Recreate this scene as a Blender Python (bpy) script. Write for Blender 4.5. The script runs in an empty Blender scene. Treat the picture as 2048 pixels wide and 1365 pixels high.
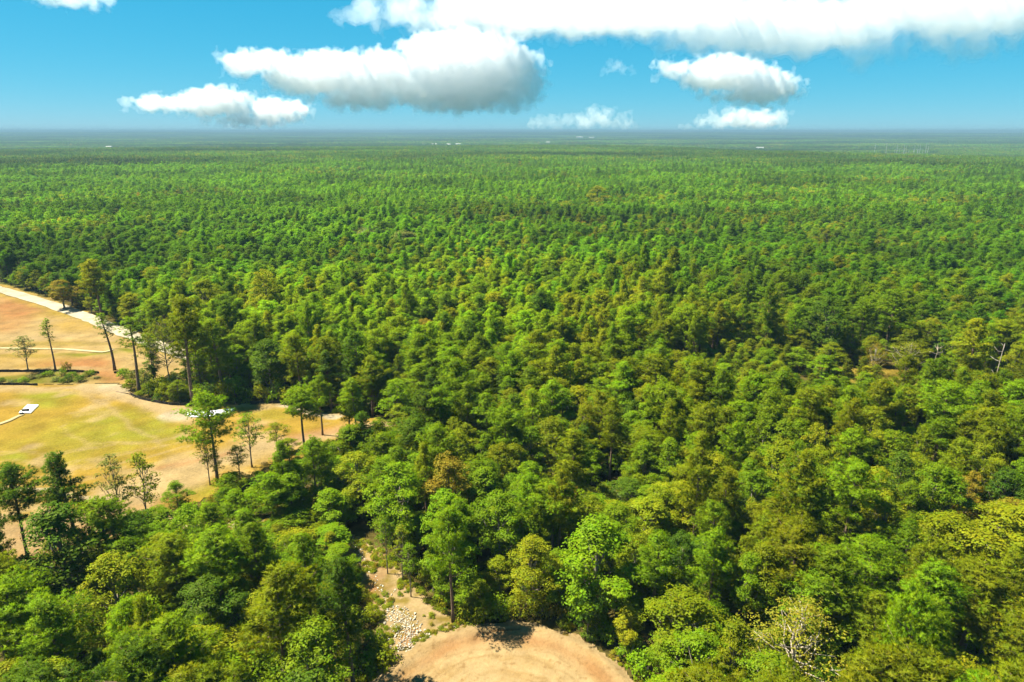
import bpy, bmesh, math, random
import numpy as np
from mathutils import Vector, Matrix

random.seed(7)
RNG = np.random.default_rng(11)
R = math.radians
scene = bpy.context.scene
COL = scene.collection

# ------------------------------------------------------------------ camera, sky, sun, exposure
CAM_H = 75.0
PITCH = R(17.12)
FPX = 1365.0                      # focal length in pixels of the 2048 px wide photograph
cam_data = bpy.data.cameras.new('camera')
cam_data.sensor_width = 36.0
cam_data.lens = 36.0 * FPX / 2048.0
cam_data.clip_start = 0.5
cam_data.clip_end = 120000.0
cam = bpy.data.objects.new('camera', cam_data)
COL.objects.link(cam)
cam.location = (0, 0, CAM_H)
cam.rotation_euler = (math.pi / 2 - PITCH, 0, 0)
scene.camera = cam

SUN_EL = R(60.0)
SUN_DIR = Vector((-1.0, 0.16, 0.0)).normalized()      # towards the sun, on the ground
SUN_VEC = Vector((SUN_DIR.x * math.cos(SUN_EL), SUN_DIR.y * math.cos(SUN_EL), math.sin(SUN_EL)))
world = bpy.data.worlds.new('World')
scene.world = world
world.use_nodes = True
wn = world.node_tree
wn.nodes.clear()
sky = wn.nodes.new('ShaderNodeTexSky')
sky.sky_type = 'NISHITA'
sky.sun_disc = False
sky.sun_elevation = SUN_EL
sky.sun_rotation = math.atan2(SUN_DIR.x, SUN_DIR.y)
sky.altitude = 3000.0
sky.air_density = 1.0
sky.dust_density = 0.0
sky.ozone_density = 3.0
# the photograph's cyan grade, the same for the whole sky: each channel k * (sky / ref) ** g
sep = wn.nodes.new('ShaderNodeSeparateColor'); cmb = wn.nodes.new('ShaderNodeCombineColor')
wn.links.new(sky.outputs[0], sep.inputs[0])
for ch, (ref, g, k) in enumerate(((5.38, 1.5, 1.07), (6.86, 0.46, 3.16), (7.07, 0.33, 4.1))):
    dv = wn.nodes.new('ShaderNodeMath'); dv.operation = 'DIVIDE'; dv.inputs[1].default_value = ref
    pw = wn.nodes.new('ShaderNodeMath'); pw.operation = 'POWER'; pw.inputs[1].default_value = g
    mk = wn.nodes.new('ShaderNodeMath'); mk.operation = 'MULTIPLY'; mk.inputs[1].default_value = k
    wn.links.new(sep.outputs[ch], dv.inputs[0]); wn.links.new(dv.outputs[0], pw.inputs[0]); wn.links.new(pw.outputs[0], mk.inputs[0]); wn.links.new(mk.outputs[0], cmb.inputs[ch])
bg = wn.nodes.new('ShaderNodeBackground')
bg.inputs['Strength'].default_value = 0.050
wo = wn.nodes.new('ShaderNodeOutputWorld')
wn.links.new(cmb.outputs[0], bg.inputs['Color'])
wn.links.new(bg.outputs[0], wo.inputs['Surface'])

sun_data = bpy.data.lights.new('sun', 'SUN')
sun_data.energy = 5.0
sun_data.angle = R(0.53)
sun_data.color = (1.0, 0.94, 0.76)
sun = bpy.data.objects.new('sun', sun_data)
COL.objects.link(sun)
sun.rotation_euler = SUN_VEC.to_track_quat('Z', 'Y').to_euler()
sun.location = (0, 0, 300)

scene.view_settings.view_transform = 'Standard'
scene.view_settings.look = 'None'
scene.view_settings.gamma = 1.0
scene.view_settings.exposure = 2.05
scene.view_settings.use_curve_mapping = False
scene.render.engine = 'CYCLES'
cy = scene.cycles
cy.use_denoising = True
cy.max_bounces = 18
cy.diffuse_bounces = 3
cy.glossy_bounces = 1
cy.transmission_bounces = 3
cy.transparent_max_bounces = 4
cy.volume_bounces = 17
cy.sample_clamp_indirect = 6.0
cy.use_adaptive_sampling = True
cy.adaptive_threshold = 0.02

# ------------------------------------------------------------------ helpers
CP, SP = math.cos(PITCH), math.sin(PITCH)

def at(px, py, z=0.0):
    """the point of the plane at height z seen at a pixel of the photograph"""
    dx = (px - 1024.0) / FPX
    dy = (682.5 - py) / FPX
    d = Vector((dx, CP + dy * SP, -SP + dy * CP))
    t = (z - CAM_H) / d.z
    return Vector((d.x * t, d.y * t, z))

def to_px(x, y, z):
    zz = z - CAM_H
    depth = y * CP - zz * SP
    up = y * SP + zz * CP
    depth = np.where(np.abs(depth) < 1e-3, 1e-3, depth)
    return 1024.0 + FPX * x / depth, 682.5 - FPX * up / depth, depth

def in_poly(px, py, poly):
    inside = np.zeros(np.shape(px), bool)
    n = len(poly)
    for i in range(n):
        x0, y0 = poly[i]
        x1, y1 = poly[(i + 1) % n]
        if y0 == y1:
            continue
        c = (y0 > py) != (y1 > py)
        xi = (x1 - x0) * (py - y0) / (y1 - y0) + x0
        inside ^= c & (px < xi)
    return inside

def poly_dist(px, py, pts, closed=True):
    d = np.full(np.shape(px), 1e9)
    n = len(pts)
    for i in range(n if closed else n - 1):
        x0, y0 = pts[i]
        x1, y1 = pts[(i + 1) % n]
        vx, vy = x1 - x0, y1 - y0
        L = vx * vx + vy * vy + 1e-9
        t = np.clip(((px - x0) * vx + (py - y0) * vy) / L, 0, 1)
        d = np.minimum(d, np.hypot(px - x0 - t * vx, py - y0 - t * vy))
    return d

def _hash(ix, iy, iz, seed):
    h = (ix.astype(np.int64) * 374761393 + iy.astype(np.int64) * 668265263 + iz.astype(np.int64) * 2147483647 + seed * 974634777) & 0xffffffff
    h = ((h ^ (h >> 13)) * 1274126177) & 0xffffffff
    h = h ^ (h >> 16)
    return (h & 0xffff) / 65535.0

def vnoise(x, y, z=None, seed=0):
    x = np.asarray(x, float); y = np.asarray(y, float)
    z = np.zeros_like(x) if z is None else np.asarray(z, float)
    ix, iy, iz = np.floor(x), np.floor(y), np.floor(z)
    fx, fy, fz = x - ix, y - iy, z - iz
    fx = fx * fx * (3 - 2 * fx); fy = fy * fy * (3 - 2 * fy); fz = fz * fz * (3 - 2 * fz)
    r = 0
    for a in (0, 1):
        for b in (0, 1):
            for c in (0, 1):
                w = (fx if a else 1 - fx) * (fy if b else 1 - fy) * (fz if c else 1 - fz)
                r = r + w * _hash(ix + a, iy + b, iz + c, seed)
    return r

def fbm(x, y, z=None, oct=4, seed=0):
    s, amp, tot = 0, 1.0, 0
    for o in range(oct):
        k = 2.0 ** o
        s = s + amp * vnoise(np.asarray(x) * k + o * 17.3, np.asarray(y) * k + o * 9.1, None if z is None else np.asarray(z) * k, seed + o)
        tot += amp
        amp *= 0.5
    return s / tot

def smooth(a, b, x):
    t = np.clip((np.asarray(x, float) - a) / (b - a), 0, 1)
    return t * t * (3 - 2 * t)

def new_mesh(name, verts, faces, mats, mat_index=None, normals=None, attrs=None, shade_smooth=False):
    me = bpy.data.meshes.new(name)
    verts = np.asarray(verts, np.float32)
    if isinstance(faces, np.ndarray):
        nf, k = faces.shape
        me.vertices.add(len(verts)); me.vertices.foreach_set('co', verts.ravel())
        me.loops.add(nf * k); me.loops.foreach_set('vertex_index', faces.astype(np.int32).ravel())
        me.polygons.add(nf)
        me.polygons.foreach_set('loop_start', np.arange(0, nf * k, k, dtype=np.int32))
        me.update(calc_edges=True)
    else:
        me.from_pydata([tuple(v) for v in verts], [], faces)
        me.update()
    for m in (mats if isinstance(mats, (list, tuple)) else [mats]):
        me.materials.append(m)
    if mat_index is not None:
        me.polygons.foreach_set('material_index', np.asarray(mat_index, np.int32))
    if attrs:
        for an, av in attrs.items():
            av = np.asarray(av, np.float32)
            if av.ndim == 1:
                at_ = me.attributes.new(an, 'FLOAT', 'POINT'); at_.data.foreach_set('value', av)
            else:
                at_ = me.attributes.new(an, 'FLOAT_COLOR', 'POINT')
                c4 = np.ones((len(av), 4), np.float32); c4[:, :3] = av[:, :3]
                at_.data.foreach_set('color', c4.ravel())
    if shade_smooth or normals is not None:
        me.polygons.foreach_set('use_smooth', np.ones(len(me.polygons), bool))
    if normals is not None:
        me.normals_split_custom_set_from_vertices(np.asarray(normals, np.float32))
    me.update()
    return me

def link(name, data, parent=None, loc=None):
    o = bpy.data.objects.new(name, data)
    COL.objects.link(o)
    if parent is not None:
        o.parent = parent
    if loc is not None:
        o.location = loc
    return o

def tag(o, label=None, cat=None, group=None, kind=None):
    if label: o['label'] = label
    if cat: o['category'] = cat
    if group: o['group'] = group
    if kind: o['kind'] = kind
    return o

class MB:
    """collects verts and faces of one piece"""
    def __init__(self):
        self.v = []; self.f = []
    def add(self, v, f):
        k = len(self.v)
        self.v += [tuple(p) for p in v]
        self.f += [tuple(i + k for i in q) for q in f]
    def box(self, x0, x1, y0, y1, z0, z1):
        v = [(x, y, z) for z in (z0, z1) for y in (y0, y1) for x in (x0, x1)]
        self.add(v, [(0, 2, 3, 1), (4, 5, 7, 6), (0, 1, 5, 4), (2, 6, 7, 3), (0, 4, 6, 2), (1, 3, 7, 5)])
    def tube(self, pts, rads, n=6):
        pts = [Vector(p) for p in pts]
        rings = []
        ref = Vector((0.13, 0.97, 0.21))
        for i, p in enumerate(pts):
            a = pts[min(i + 1, len(pts) - 1)] - pts[max(i - 1, 0)]
            a.normalize()
            u = a.cross(ref)
            if u.length < 1e-3: u = a.cross(Vector((1, 0, 0)))
            u.normalize(); w = a.cross(u)
            rings.append([p + (u * math.cos(2 * math.pi * k / n) + w * math.sin(2 * math.pi * k / n)) * rads[i] for k in range(n)])
        v = [q for r_ in rings for q in r_]
        f = []
        for i in range(len(pts) - 1):
            for k in range(n):
                k2 = (k + 1) % n
                f.append((i * n + k, i * n + k2, (i + 1) * n + k2, (i + 1) * n + k))
        f.append(tuple(range(n))[::-1])
        f.append(tuple((len(pts) - 1) * n + k for k in range(n)))
        self.add(v, f)
    def mesh(self, name, mat, smooth_=False):
        return new_mesh(name, self.v, self.f, mat, shade_smooth=smooth_)
    def obj(self, name, mat, parent=None, smooth_=False, loc=None):
        return link(name, self.mesh(name, mat, smooth_), parent, loc)

# ------------------------------------------------------------------ materials
def nodes_of(name):
    m = bpy.data.materials.new(name)
    m.use_nodes = True
    nt = m.node_tree
    nt.nodes.clear()
    out = nt.nodes.new('ShaderNodeOutputMaterial')
    return m, nt, out

def simple_mat(name, c0, c1=None, scale=3.0, rough=0.9, bump=0.0, detail=6):
    m, nt, out = nodes_of(name)
    b = nt.nodes.new('ShaderNodeBsdfPrincipled')
    b.inputs['Roughness'].default_value = rough
    b.inputs['Specular IOR Level'].default_value = 0.2
    tc = nt.nodes.new('ShaderNodeTexCoord')
    nz = nt.nodes.new('ShaderNodeTexNoise')
    nz.inputs['Scale'].default_value = scale
    nz.inputs['Detail'].default_value = detail
    nt.links.new(tc.outputs['Object'], nz.inputs['Vector'])
    rp = nt.nodes.new('ShaderNodeValToRGB')
    rp.color_ramp.elements[0].position = 0.3; rp.color_ramp.elements[1].position = 0.7
    rp.color_ramp.elements[0].color = (*c0, 1)
    rp.color_ramp.elements[1].color = (*(c1 or c0), 1)
    nt.links.new(nz.outputs['Fac'], rp.inputs['Fac'])
    nt.links.new(rp.outputs[0], b.inputs['Base Color'])
    if bump:
        bp = nt.nodes.new('ShaderNodeBump')
        bp.inputs['Strength'].default_value = bump
        nt.links.new(nz.outputs['Fac'], bp.inputs['Height'])
        nt.links.new(bp.outputs[0], b.inputs['Normal'])
    nt.links.new(b.outputs[0], out.inputs['Surface'])
    return m

def foliage_mat(name, kind):
    """leaf or needle colour: the tree's own tint times each sprig's own variation"""
    m, nt, out = nodes_of(name)
    L = nt.links.new
    t = nt.nodes.new('ShaderNodeAttribute'); t.attribute_type = kind; t.attribute_name = 'tint'
    v = nt.nodes.new('ShaderNodeAttribute'); v.attribute_type = 'GEOMETRY'; v.attribute_name = 'sprig'
    mul = nt.nodes.new('ShaderNodeMix'); mul.data_type = 'RGBA'; mul.blend_type = 'MULTIPLY'
    mul.inputs[0].default_value = 1.0
    L(t.outputs['Color'], mul.inputs[6]); L(v.outputs['Color'], mul.inputs[7])
    d = nt.nodes.new('ShaderNodeBsdfDiffuse')
    L(mul.outputs[2], d.inputs['Color'])
    tr = nt.nodes.new('ShaderNodeBsdfTranslucent')
    g = nt.nodes.new('ShaderNodeMix'); g.data_type = 'RGBA'; g.blend_type = 'MULTIPLY'; g.inputs[0].default_value = 1.0
    g.inputs[7].default_value = (1.35, 1.25, 0.4, 1)
    L(mul.outputs[2], g.inputs[6]); L(g.outputs[2], tr.inputs['Color'])
    mx = nt.nodes.new('ShaderNodeMixShader'); mx.inputs[0].default_value = 0.45
    L(d.outputs[0], mx.inputs[1]); L(tr.outputs[0], mx.inputs[2])
    gl = nt.nodes.new('ShaderNodeBsdfGlossy'); gl.inputs['Roughness'].default_value = 0.5
    gl.inputs['Color'].default_value = (0.9, 0.9, 0.5, 1)
    m2 = nt.nodes.new('ShaderNodeMixShader'); m2.inputs[0].default_value = 0.005
    L(mx.outputs[0], m2.inputs[1]); L(gl.outputs[0], m2.inputs[2])
    L(m2.outputs[0], out.inputs['Surface'])
    return m

FOL_OBJ = foliage_mat('foliage', 'OBJECT')
FOL_INS = foliage_mat('foliage_mass', 'INSTANCER')
BARK_PINE = simple_mat('pine_bark', (0.085, 0.055, 0.037), (0.17, 0.115, 0.08), 5.0, bump=0.4)
BARK_GREY = simple_mat('grey_bark', (0.12, 0.10, 0.075), (0.22, 0.19, 0.145), 5.0, bump=0.4)
BARK_DEAD = simple_mat('dead_wood', (0.20, 0.165, 0.12), (0.36, 0.31, 0.24), 4.0, bump=0.4)

def ground_mat():
    """forest floor; beyond the last modelled trees the same green as the canopy"""
    m, nt, out = nodes_of('forest_floor')
    L = nt.links.new
    b = nt.nodes.new('ShaderNodeBsdfPrincipled'); b.inputs['Roughness'].default_value = 1.0
    b.inputs['Specular IOR Level'].default_value = 0.0
    col = nt.nodes.new('ShaderNodeAttribute'); col.attribute_name = 'soil'
    tc = nt.nodes.new('ShaderNodeTexCoord')
    nz = nt.nodes.new('ShaderNodeTexNoise'); nz.inputs['Scale'].default_value = 0.6; nz.inputs['Detail'].default_value = 8
    L(tc.outputs['Object'], nz.inputs['Vector'])
    rp = nt.nodes.new('ShaderNodeValToRGB')
    rp.color_ramp.elements[0].position = 0.3; rp.color_ramp.elements[0].color = (0.55, 0.55, 0.5, 1)
    rp.color_ramp.elements[1].position = 0.7; rp.color_ramp.elements[1].color = (1.35, 1.25, 1.15, 1)
    L(nz.outputs['Fac'], rp.inputs['Fac'])
    mu = nt.nodes.new('ShaderNodeMix'); mu.data_type = 'RGBA'; mu.blend_type = 'MULTIPLY'; mu.inputs[0].default_value = 1
    L(col.outputs['Color'], mu.inputs[6]); L(rp.outputs[0], mu.inputs[7])
    L(mu.outputs[2], b.inputs['Base Color'])
    L(b.outputs[0], out.inputs['Surface'])
    return m

def soil_mat(name, grain=1.6, fine=7.0, contrast=0.22, bump=0.5, stretch=None):
    """colour from the sheet's own soil attribute, with grain, clods and fine relief"""
    m, nt, out = nodes_of(name)
    L = nt.links.new
    b = nt.nodes.new('ShaderNodeBsdfPrincipled'); b.inputs['Roughness'].default_value = 1.0
    b.inputs['Specular IOR Level'].default_value = 0.0
    col = nt.nodes.new('ShaderNodeAttribute'); col.attribute_name = 'soil'
    tc = nt.nodes.new('ShaderNodeTexCoord')
    mp = nt.nodes.new('ShaderNodeMapping')
    if stretch: mp.inputs['Scale'].default_value = stretch
    L(tc.outputs['Object'], mp.inputs['Vector'])
    n1 = nt.nodes.new('ShaderNodeTexNoise'); n1.inputs['Scale'].default_value = grain; n1.inputs['Detail'].default_value = 9; n1.inputs['Roughness'].default_value = 0.65
    n2 = nt.nodes.new('ShaderNodeTexNoise'); n2.inputs['Scale'].default_value = 0.16; n2.inputs['Detail'].default_value = 5
    L(mp.outputs[0], n1.inputs['Vector']); L(tc.outputs['Object'], n2.inputs['Vector'])
    ad = nt.nodes.new('ShaderNodeMath'); ad.operation = 'ADD'
    L(n1.outputs['Fac'], ad.inputs[0]); L(n2.outputs['Fac'], ad.inputs[1])
    mr = nt.nodes.new('ShaderNodeMapRange')
    mr.inputs['From Min'].default_value = 0.65; mr.inputs['From Max'].default_value = 1.35
    mr.inputs['To Min'].default_value = 1 - contrast; mr.inputs['To Max'].default_value = 1 + contrast
    L(ad.outputs[0], mr.inputs['Value'])
    mu = nt.nodes.new('ShaderNodeVectorMath'); mu.operation = 'SCALE'
    L(col.outputs['Color'], mu.inputs[0]); L(mr.outputs[0], mu.inputs['Scale'])
    L(mu.outputs[0], b.inputs['Base Color'])
    n3 = nt.nodes.new('ShaderNodeTexNoise'); n3.inputs['Scale'].default_value = fine; n3.inputs['Detail'].default_value = 4
    L(tc.outputs['Object'], n3.inputs['Vector'])
    a2 = nt.nodes.new('ShaderNodeMath'); a2.operation = 'MULTIPLY_ADD'; a2.inputs[1].default_value = 0.3
    L(n3.outputs['Fac'], a2.inputs[0]); L(n1.outputs['Fac'], a2.inputs[2])
    bp = nt.nodes.new('ShaderNodeBump'); bp.inputs['Strength'].default_value = bump; bp.inputs['Distance'].default_value = 0.25
    L(a2.outputs[0], bp.inputs['Height']); L(bp.outputs[0], b.inputs['Normal'])
    L(b.outputs[0], out.inputs['Surface'])
    return m

# ------------------------------------------------------------------ terrain
def terrain_h(x, y):
    x = np.asarray(x, float); y = np.asarray(y, float)
    r = np.hypot(x, y)
    w = smooth(330, 1100, r)
    h = w * (10.0 * (fbm(x / 420.0, y / 420.0, oct=3, seed=3) - 0.5) + 12.0 * (fbm(x / 1300.0 + 4, y / 1300.0, oct=2, seed=9) - 0.5))
    edge = 3000 - 750 * smooth(0.1, 0.42, x / (r + 1)) + 500 * (fbm(x / 1500.0, y / 1500.0, oct=2, seed=21) - 0.5)
    h = h - 26.0 * smooth(edge, edge + 600, r)
    far = smooth(4500, 9000, r)
    h = h + far * (36.0 * (fbm(x / 3800.0, y / 2600.0, oct=3, seed=33) - 0.5) + 8.0) + 42.0 * smooth(9000, 17000, r) * (1 - smooth(20000, 30000, r))
    return h

FIELD_LOW = [(-900, 771), (190, 769), (250, 770), (264, 790), (320, 806), (400, 813), (560, 807), (690, 832), (880, 838), (880, 855),
             (730, 872), (640, 905), (560, 930), (500, 958), (462, 985), (400, 1008), (335, 1030), (330, 1076), (240, 1082), (120, 1100), (0, 1178), (-900, 1500)]
FIELD_UP = [(-900, 385), (-300, 500), (0, 566), (120, 602), (245, 652), (330, 688), (400, 716), (438, 742), (350, 750), (264, 771), (-900, 773)]
CORRIDOR = [(786, 1302), (870, 1292), (918, 1250), (850, 1188), (776, 1110), (724, 1074), (660, 1050), (560, 1042), (450, 1036), (325, 1030), (325, 1072),
            (450, 1072), (560, 1078), (646, 1092), (690, 1132), (722, 1190), (748, 1250), (766, 1292)]
GLADE = [(1600, 738), (1700, 728), (1830, 742), (1900, 762), (2060, 770), (2200, 775), (2200, 806), (2048, 802), (1900, 803), (1760, 776), (1650, 760)]
CUL_C = (-1.3, 70.6); CUL_R = 20.3

def cleared(x, y):
    """True where no tree grows"""
    px, py, dep = to_px(x, y, 0.0)
    ok = dep > 5
    m = (in_poly(px, py, FIELD_LOW) | in_poly(px, py, FIELD_UP) | in_poly(px, py, CORRIDOR) | in_poly(px, py, GLADE)) & ok
    m |= np.hypot(x - CUL_C[0], y - CUL_C[1]) < CUL_R + 0.8
    m |= (np.abs(x - CUL_C[0]) < 8.5) & (y < CUL_C[1])
    return m

# the ground: one sheet out past the horizon
nr, na = 230, 260
rr = np.concatenate([[0.0], np.exp(np.linspace(math.log(12.0), math.log(60000.0), nr))])
aa = np.linspace(0, 2 * math.pi, na, endpoint=False)
gx = np.outer(rr[1:], np.sin(aa)); gy = np.outer(rr[1:], np.cos(aa))
gz = terrain_h(gx, gy)
gv = np.concatenate([[[0, 0, 0]], np.stack([gx.ravel(), gy.ravel(), gz.ravel()], 1)])
gf = []
for k in range(na):
    gf.append((0, 1 + (k + 1) % na, 1 + k))
for i in range(nr - 1):
    for k in range(na):
        k2 = (k + 1) % na
        gf.append((1 + i * na + k, 1 + i * na + k2, 1 + (i + 1) * na + k2, 1 + (i + 1) * na + k))
rad = np.hypot(gv[:, 0], gv[:, 1])
wu = smooth(360, 560, rad)[:, None]
wv = smooth(9000, 15000, rad)[:, None]
far_n = fbm(gv[:, 0] / 900, gv[:, 1] / 900, oct=4, seed=5)[:, None]
soil = (1 - wv) * ((1 - wu) * np.array([[0.052, 0.044, 0.013]]) + wu * np.array([[0.060, 0.088, 0.008]])) + wv * (np.array([[0.05, 0.075, 0.012]]) * (0.6 + 0.8 * far_n))
ground = link('ground', new_mesh('ground', gv, gf, ground_mat(), attrs={'soil': soil}, shade_smooth=True))
tag(ground, kind='structure')

# ------------------------------------------------------------------ clouds: real vapour, denser inside, billowed and ragged at the edge
def unit(a):
    return a / (np.linalg.norm(a, axis=1, keepdims=True) + 1e-9)

def rand_dir(rng, n):
    return unit(rng.normal(size=(n, 3)))

def cloud_mat(dens):
    m, nt, out = nodes_of('cloud_vapour')
    p = nt.nodes.new('ShaderNodeVolumePrincipled')
    p.inputs['Color'].default_value = (0.976, 0.980, 0.993, 1)
    p.inputs['Density'].default_value = dens
    p.inputs['Anisotropy'].default_value = 0.2
    nt.links.new(p.outputs[0], out.inputs['Volume'])
    return m

def main_island(n, F):
    """vertex mask of the largest connected piece"""
    e = np.concatenate([F[:, (0, 1)], F[:, (1, 2)], F[:, (2, 3)]])
    lab = np.arange(n)
    while True:
        m = np.minimum(lab[e[:, 0]], lab[e[:, 1]])
        new = lab.copy()
        np.minimum.at(new, e[:, 0], m); np.minimum.at(new, e[:, 1], m)
        new = new[new]
        if (new == lab).all(): break
        lab = new
    used = np.unique(F)
    ids_, cnt = np.unique(lab[used], return_counts=True)
    return lab == ids_[np.argmax(cnt)]

def cloud(lumps, D, label, dens, seed, puff=24.0, rag=1.0, sharp=3.2, depth=.38, vox=2.6):
    """lumps (x, y, half width, half height in pixels of the photograph) put at the distance D as rounded masses"""
    pxm = D / FPX / CP
    L3 = []
    for (cx, cy_, rx, ry) in lumps:
        dx = (cx - 1024) / FPX; dy = (682.5 - cy_) / FPX
        t = D / (CP + dy * SP)
        L3.append((dx * t, D, CAM_H + (-SP + dy * CP) * t, rx * pxm * 1.16, rx * pxm * depth, ry * pxm * 1.22))
    A = np.array(L3)
    pad = puff * pxm * 0.35
    lo = (A[:, :3] - A[:, 3:]).min(0) - pad; hi = (A[:, :3] + A[:, 3:]).max(0) + pad
    lo[2] = max(lo[2], 110.0)
    org = Vector(((lo[0] + hi[0]) / 2, (lo[1] + hi[1]) / 2, lo[2]))
    ng = bpy.data.node_groups.new('cloud', 'GeometryNodeTree')
    ng.interface.new_socket('Geometry', in_out='INPUT', socket_type='NodeSocketGeometry')
    ng.interface.new_socket('Geometry', in_out='OUTPUT', socket_type='NodeSocketGeometry')
    N, Lk = ng.nodes, ng.links.new
    go = N.new('NodeGroupOutput')
    pos = N.new('GeometryNodeInputPosition').outputs[0]
    def vm(op, a, b):
        q = N.new('ShaderNodeVectorMath'); q.operation = op
        for k, v in enumerate((a, b)):
            if v is None: continue
            if isinstance(v, tuple): q.inputs[k].default_value = v
            else: Lk(v, q.inputs[k])
        return q
    def ma(op, a, b=None, c=None, clamp=False):
        q = N.new('ShaderNodeMath'); q.operation = op; q.use_clamp = clamp
        for k, v in enumerate((a, b, c)):
            if v is None: continue
            if isinstance(v, (int, float)): q.inputs[k].default_value = v
            else: Lk(v, q.inputs[k])
        return q.outputs[0]
    f = None
    for (cx, cy_, cz, rx, ry, rz) in L3:
        d = vm('SUBTRACT', pos, (cx - org.x, cy_ - org.y, cz - org.z)).outputs[0]
        d = vm('DIVIDE', d, (rx, ry, rz)).outputs[0]
        ln = vm('LENGTH', d, None).outputs['Value']
        g = ma('MULTIPLY', ma('SUBTRACT', 1.0, ln), min(rz, 1400.0) / (60 * pxm))
        f = g if f is None else ma('SMOOTH_MAX', f, g, 0.12)
    scl = puff * pxm
    off = vm('ADD', pos, (seed * 913.0, seed * 377.0, 0.0)).outputs[0]
    vsc = vm('DIVIDE', off, (scl, scl, scl)).outputs[0]
    def vor(s):
        q = N.new('ShaderNodeTexVoronoi'); q.feature = 'SMOOTH_F1'; q.inputs['Scale'].default_value = s
        q.inputs['Smoothness'].default_value = 0.35
        Lk(vw, q.inputs['Vector']); return q.outputs['Distance']
    nz0 = N.new('ShaderNodeTexNoise'); nz0.inputs['Scale'].default_value = 1.3; nz0.inputs['Detail'].default_value = 2
    Lk(vsc, nz0.inputs['Vector'])
    w0 = vm('SUBTRACT', nz0.outputs['Color'], (.5, .5, .5)).outputs[0]
    w1 = N.new('ShaderNodeVectorMath'); w1.operation = 'SCALE'; w1.inputs['Scale'].default_value = 0.9; Lk(w0, w1.inputs[0])
    vw = vm('ADD', vsc, w1.outputs[0]).outputs[0]
    nz = N.new('ShaderNodeTexNoise'); nz.inputs['Scale'].default_value = 2.2; nz.inputs['Detail'].default_value = 6; nz.inputs['Roughness'].default_value = 0.62
    Lk(vsc, nz.inputs['Vector'])
    b1 = ma('MULTIPLY', ma('SUBTRACT', 0.45, vor(0.85)), 0.40 * rag)
    b2 = ma('MULTIPLY', ma('SUBTRACT', 0.45, vor(2.1)), 0.22 * rag)
    b3 = ma('MULTIPLY', ma('SUBTRACT', nz.outputs['Fac'], 0.5), 0.55 * rag)
    tot = ma('ADD', ma('ADD', f, b1), ma('ADD', b2, b3))
    den = ma('MULTIPLY', tot, sharp, clamp=True)
    vc = N.new('GeometryNodeVolumeCube')
    Lk(den, vc.inputs['Density'])
    mn = (lo[0] - org.x, lo[1] - org.y, lo[2] - org.z); mx = (hi[0] - org.x, hi[1] - org.y, hi[2] - org.z)
    vc.inputs['Min'].default_value = mn; vc.inputs['Max'].default_value = mx
    for k, nm in enumerate(('Resolution X', 'Resolution Y', 'Resolution Z')):
        vc.inputs[nm].default_value = int(min(420, max(12, (mx[k] - mn[k]) / (vox * pxm * (2.2 if k == 1 else 1.0)))))
    jn = N.new('GeometryNodeJoinGeometry')
    shells = (('body', 0.62, 0.5), ('billows', 0.30, 0.34), ('veil', 0.06, 0.16))
    for k, (nm, thr, share) in enumerate(shells):
        v2m = N.new('GeometryNodeVolumeToMesh'); v2m.inputs['Threshold'].default_value = thr
        sa = N.new('GeometryNodeStoreNamedAttribute'); sa.data_type = 'INT'; sa.domain = 'FACE'
        sa.inputs['Name'].default_value = 'shell'; sa.inputs['Value'].default_value = k
        Lk(vc.outputs[0], v2m.inputs['Volume']); Lk(v2m.outputs[0], sa.inputs[0]); Lk(sa.outputs[0], jn.inputs[0])
    Lk(jn.outputs[0], go.inputs[0])
    e = link('cloud', None, loc=org)
    tag(e, label, 'cloud', 'clouds above the horizon')
    tmp = link('tmp', bpy.data.meshes.new('tmp'))
    md = tmp.modifiers.new('vapour', 'NODES'); md.node_group = ng
    dg = bpy.context.evaluated_depsgraph_get()
    me = bpy.data.meshes.new_from_object(tmp.evaluated_get(dg))
    bpy.data.objects.remove(tmp)
    nv, nf = len(me.vertices), len(me.polygons)
    co = np.empty(nv * 3, np.float32); me.vertices.foreach_get('co', co); co = co.reshape(-1, 3)
    F = np.empty(len(me.loops), np.int32); me.loops.foreach_get('vertex_index', F); F = F.reshape(nf, 4)
    sh = np.empty(nf, np.int32); me.attributes['shell'].data.foreach_get('value', sh)
    bpy.data.meshes.remove(me)
    for k, (nm, thr, share) in enumerate(shells):
        Fk = F[sh == k]
        if len(Fk) < 12: continue
        keep = main_island(nv, Fk)
        Fk = Fk[keep[Fk[:, 0]]]
        u, inv = np.unique(Fk, return_inverse=True)
        link(nm, new_mesh(nm, co[u], inv.reshape(-1, 4), cloud_mat(dens * share)), e)
    return e

CD = 15000.0
cloud([(930, 142, 128, 64), (1020, 165, 62, 48), (870, 168, 100, 44), (760, 152, 110, 40), (650, 150, 118, 36), (520, 130, 84, 23), (725, 190, 95, 26), (900, 192, 120, 22)], CD,
      'largest white cumulus cloud with a domed top, left of centre', .0036, 1, puff=19, rag=1.0, sharp=4.0)
cloud([(430, 205, 78, 26), (330, 208, 74, 15), (545, 222, 74, 22), (500, 243, 72, 12)], CD * 1.1, 'flat white cloud low over the left forest', .0045, 2, puff=16, rag=1.0, sharp=4.0)
cloud([(1450, 150, 88, 32), (1520, 175, 74, 32), (1350, 140, 44, 18), (1490, 190, 80, 15)], CD, 'rounded white cloud right of centre', .0045, 3, puff=16, rag=1.0, sharp=4.0)
cloud([(1190, 28, 420, 40), (1560, 55, 260, 50), (1740, 92, 95, 38), (1900, 25, 240, 50), (1945, 90, 110, 28), (900, 6, 180, 22), (1012, 52, 34, 16), (1420, 12, 120, 26), (1700, 20, 130, 34)], CD * .6,
      'wide grey-white cloud bank along the upper right', .0028, 4, puff=32, rag=1.15, sharp=2.4, depth=.16, vox=4.5)
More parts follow.
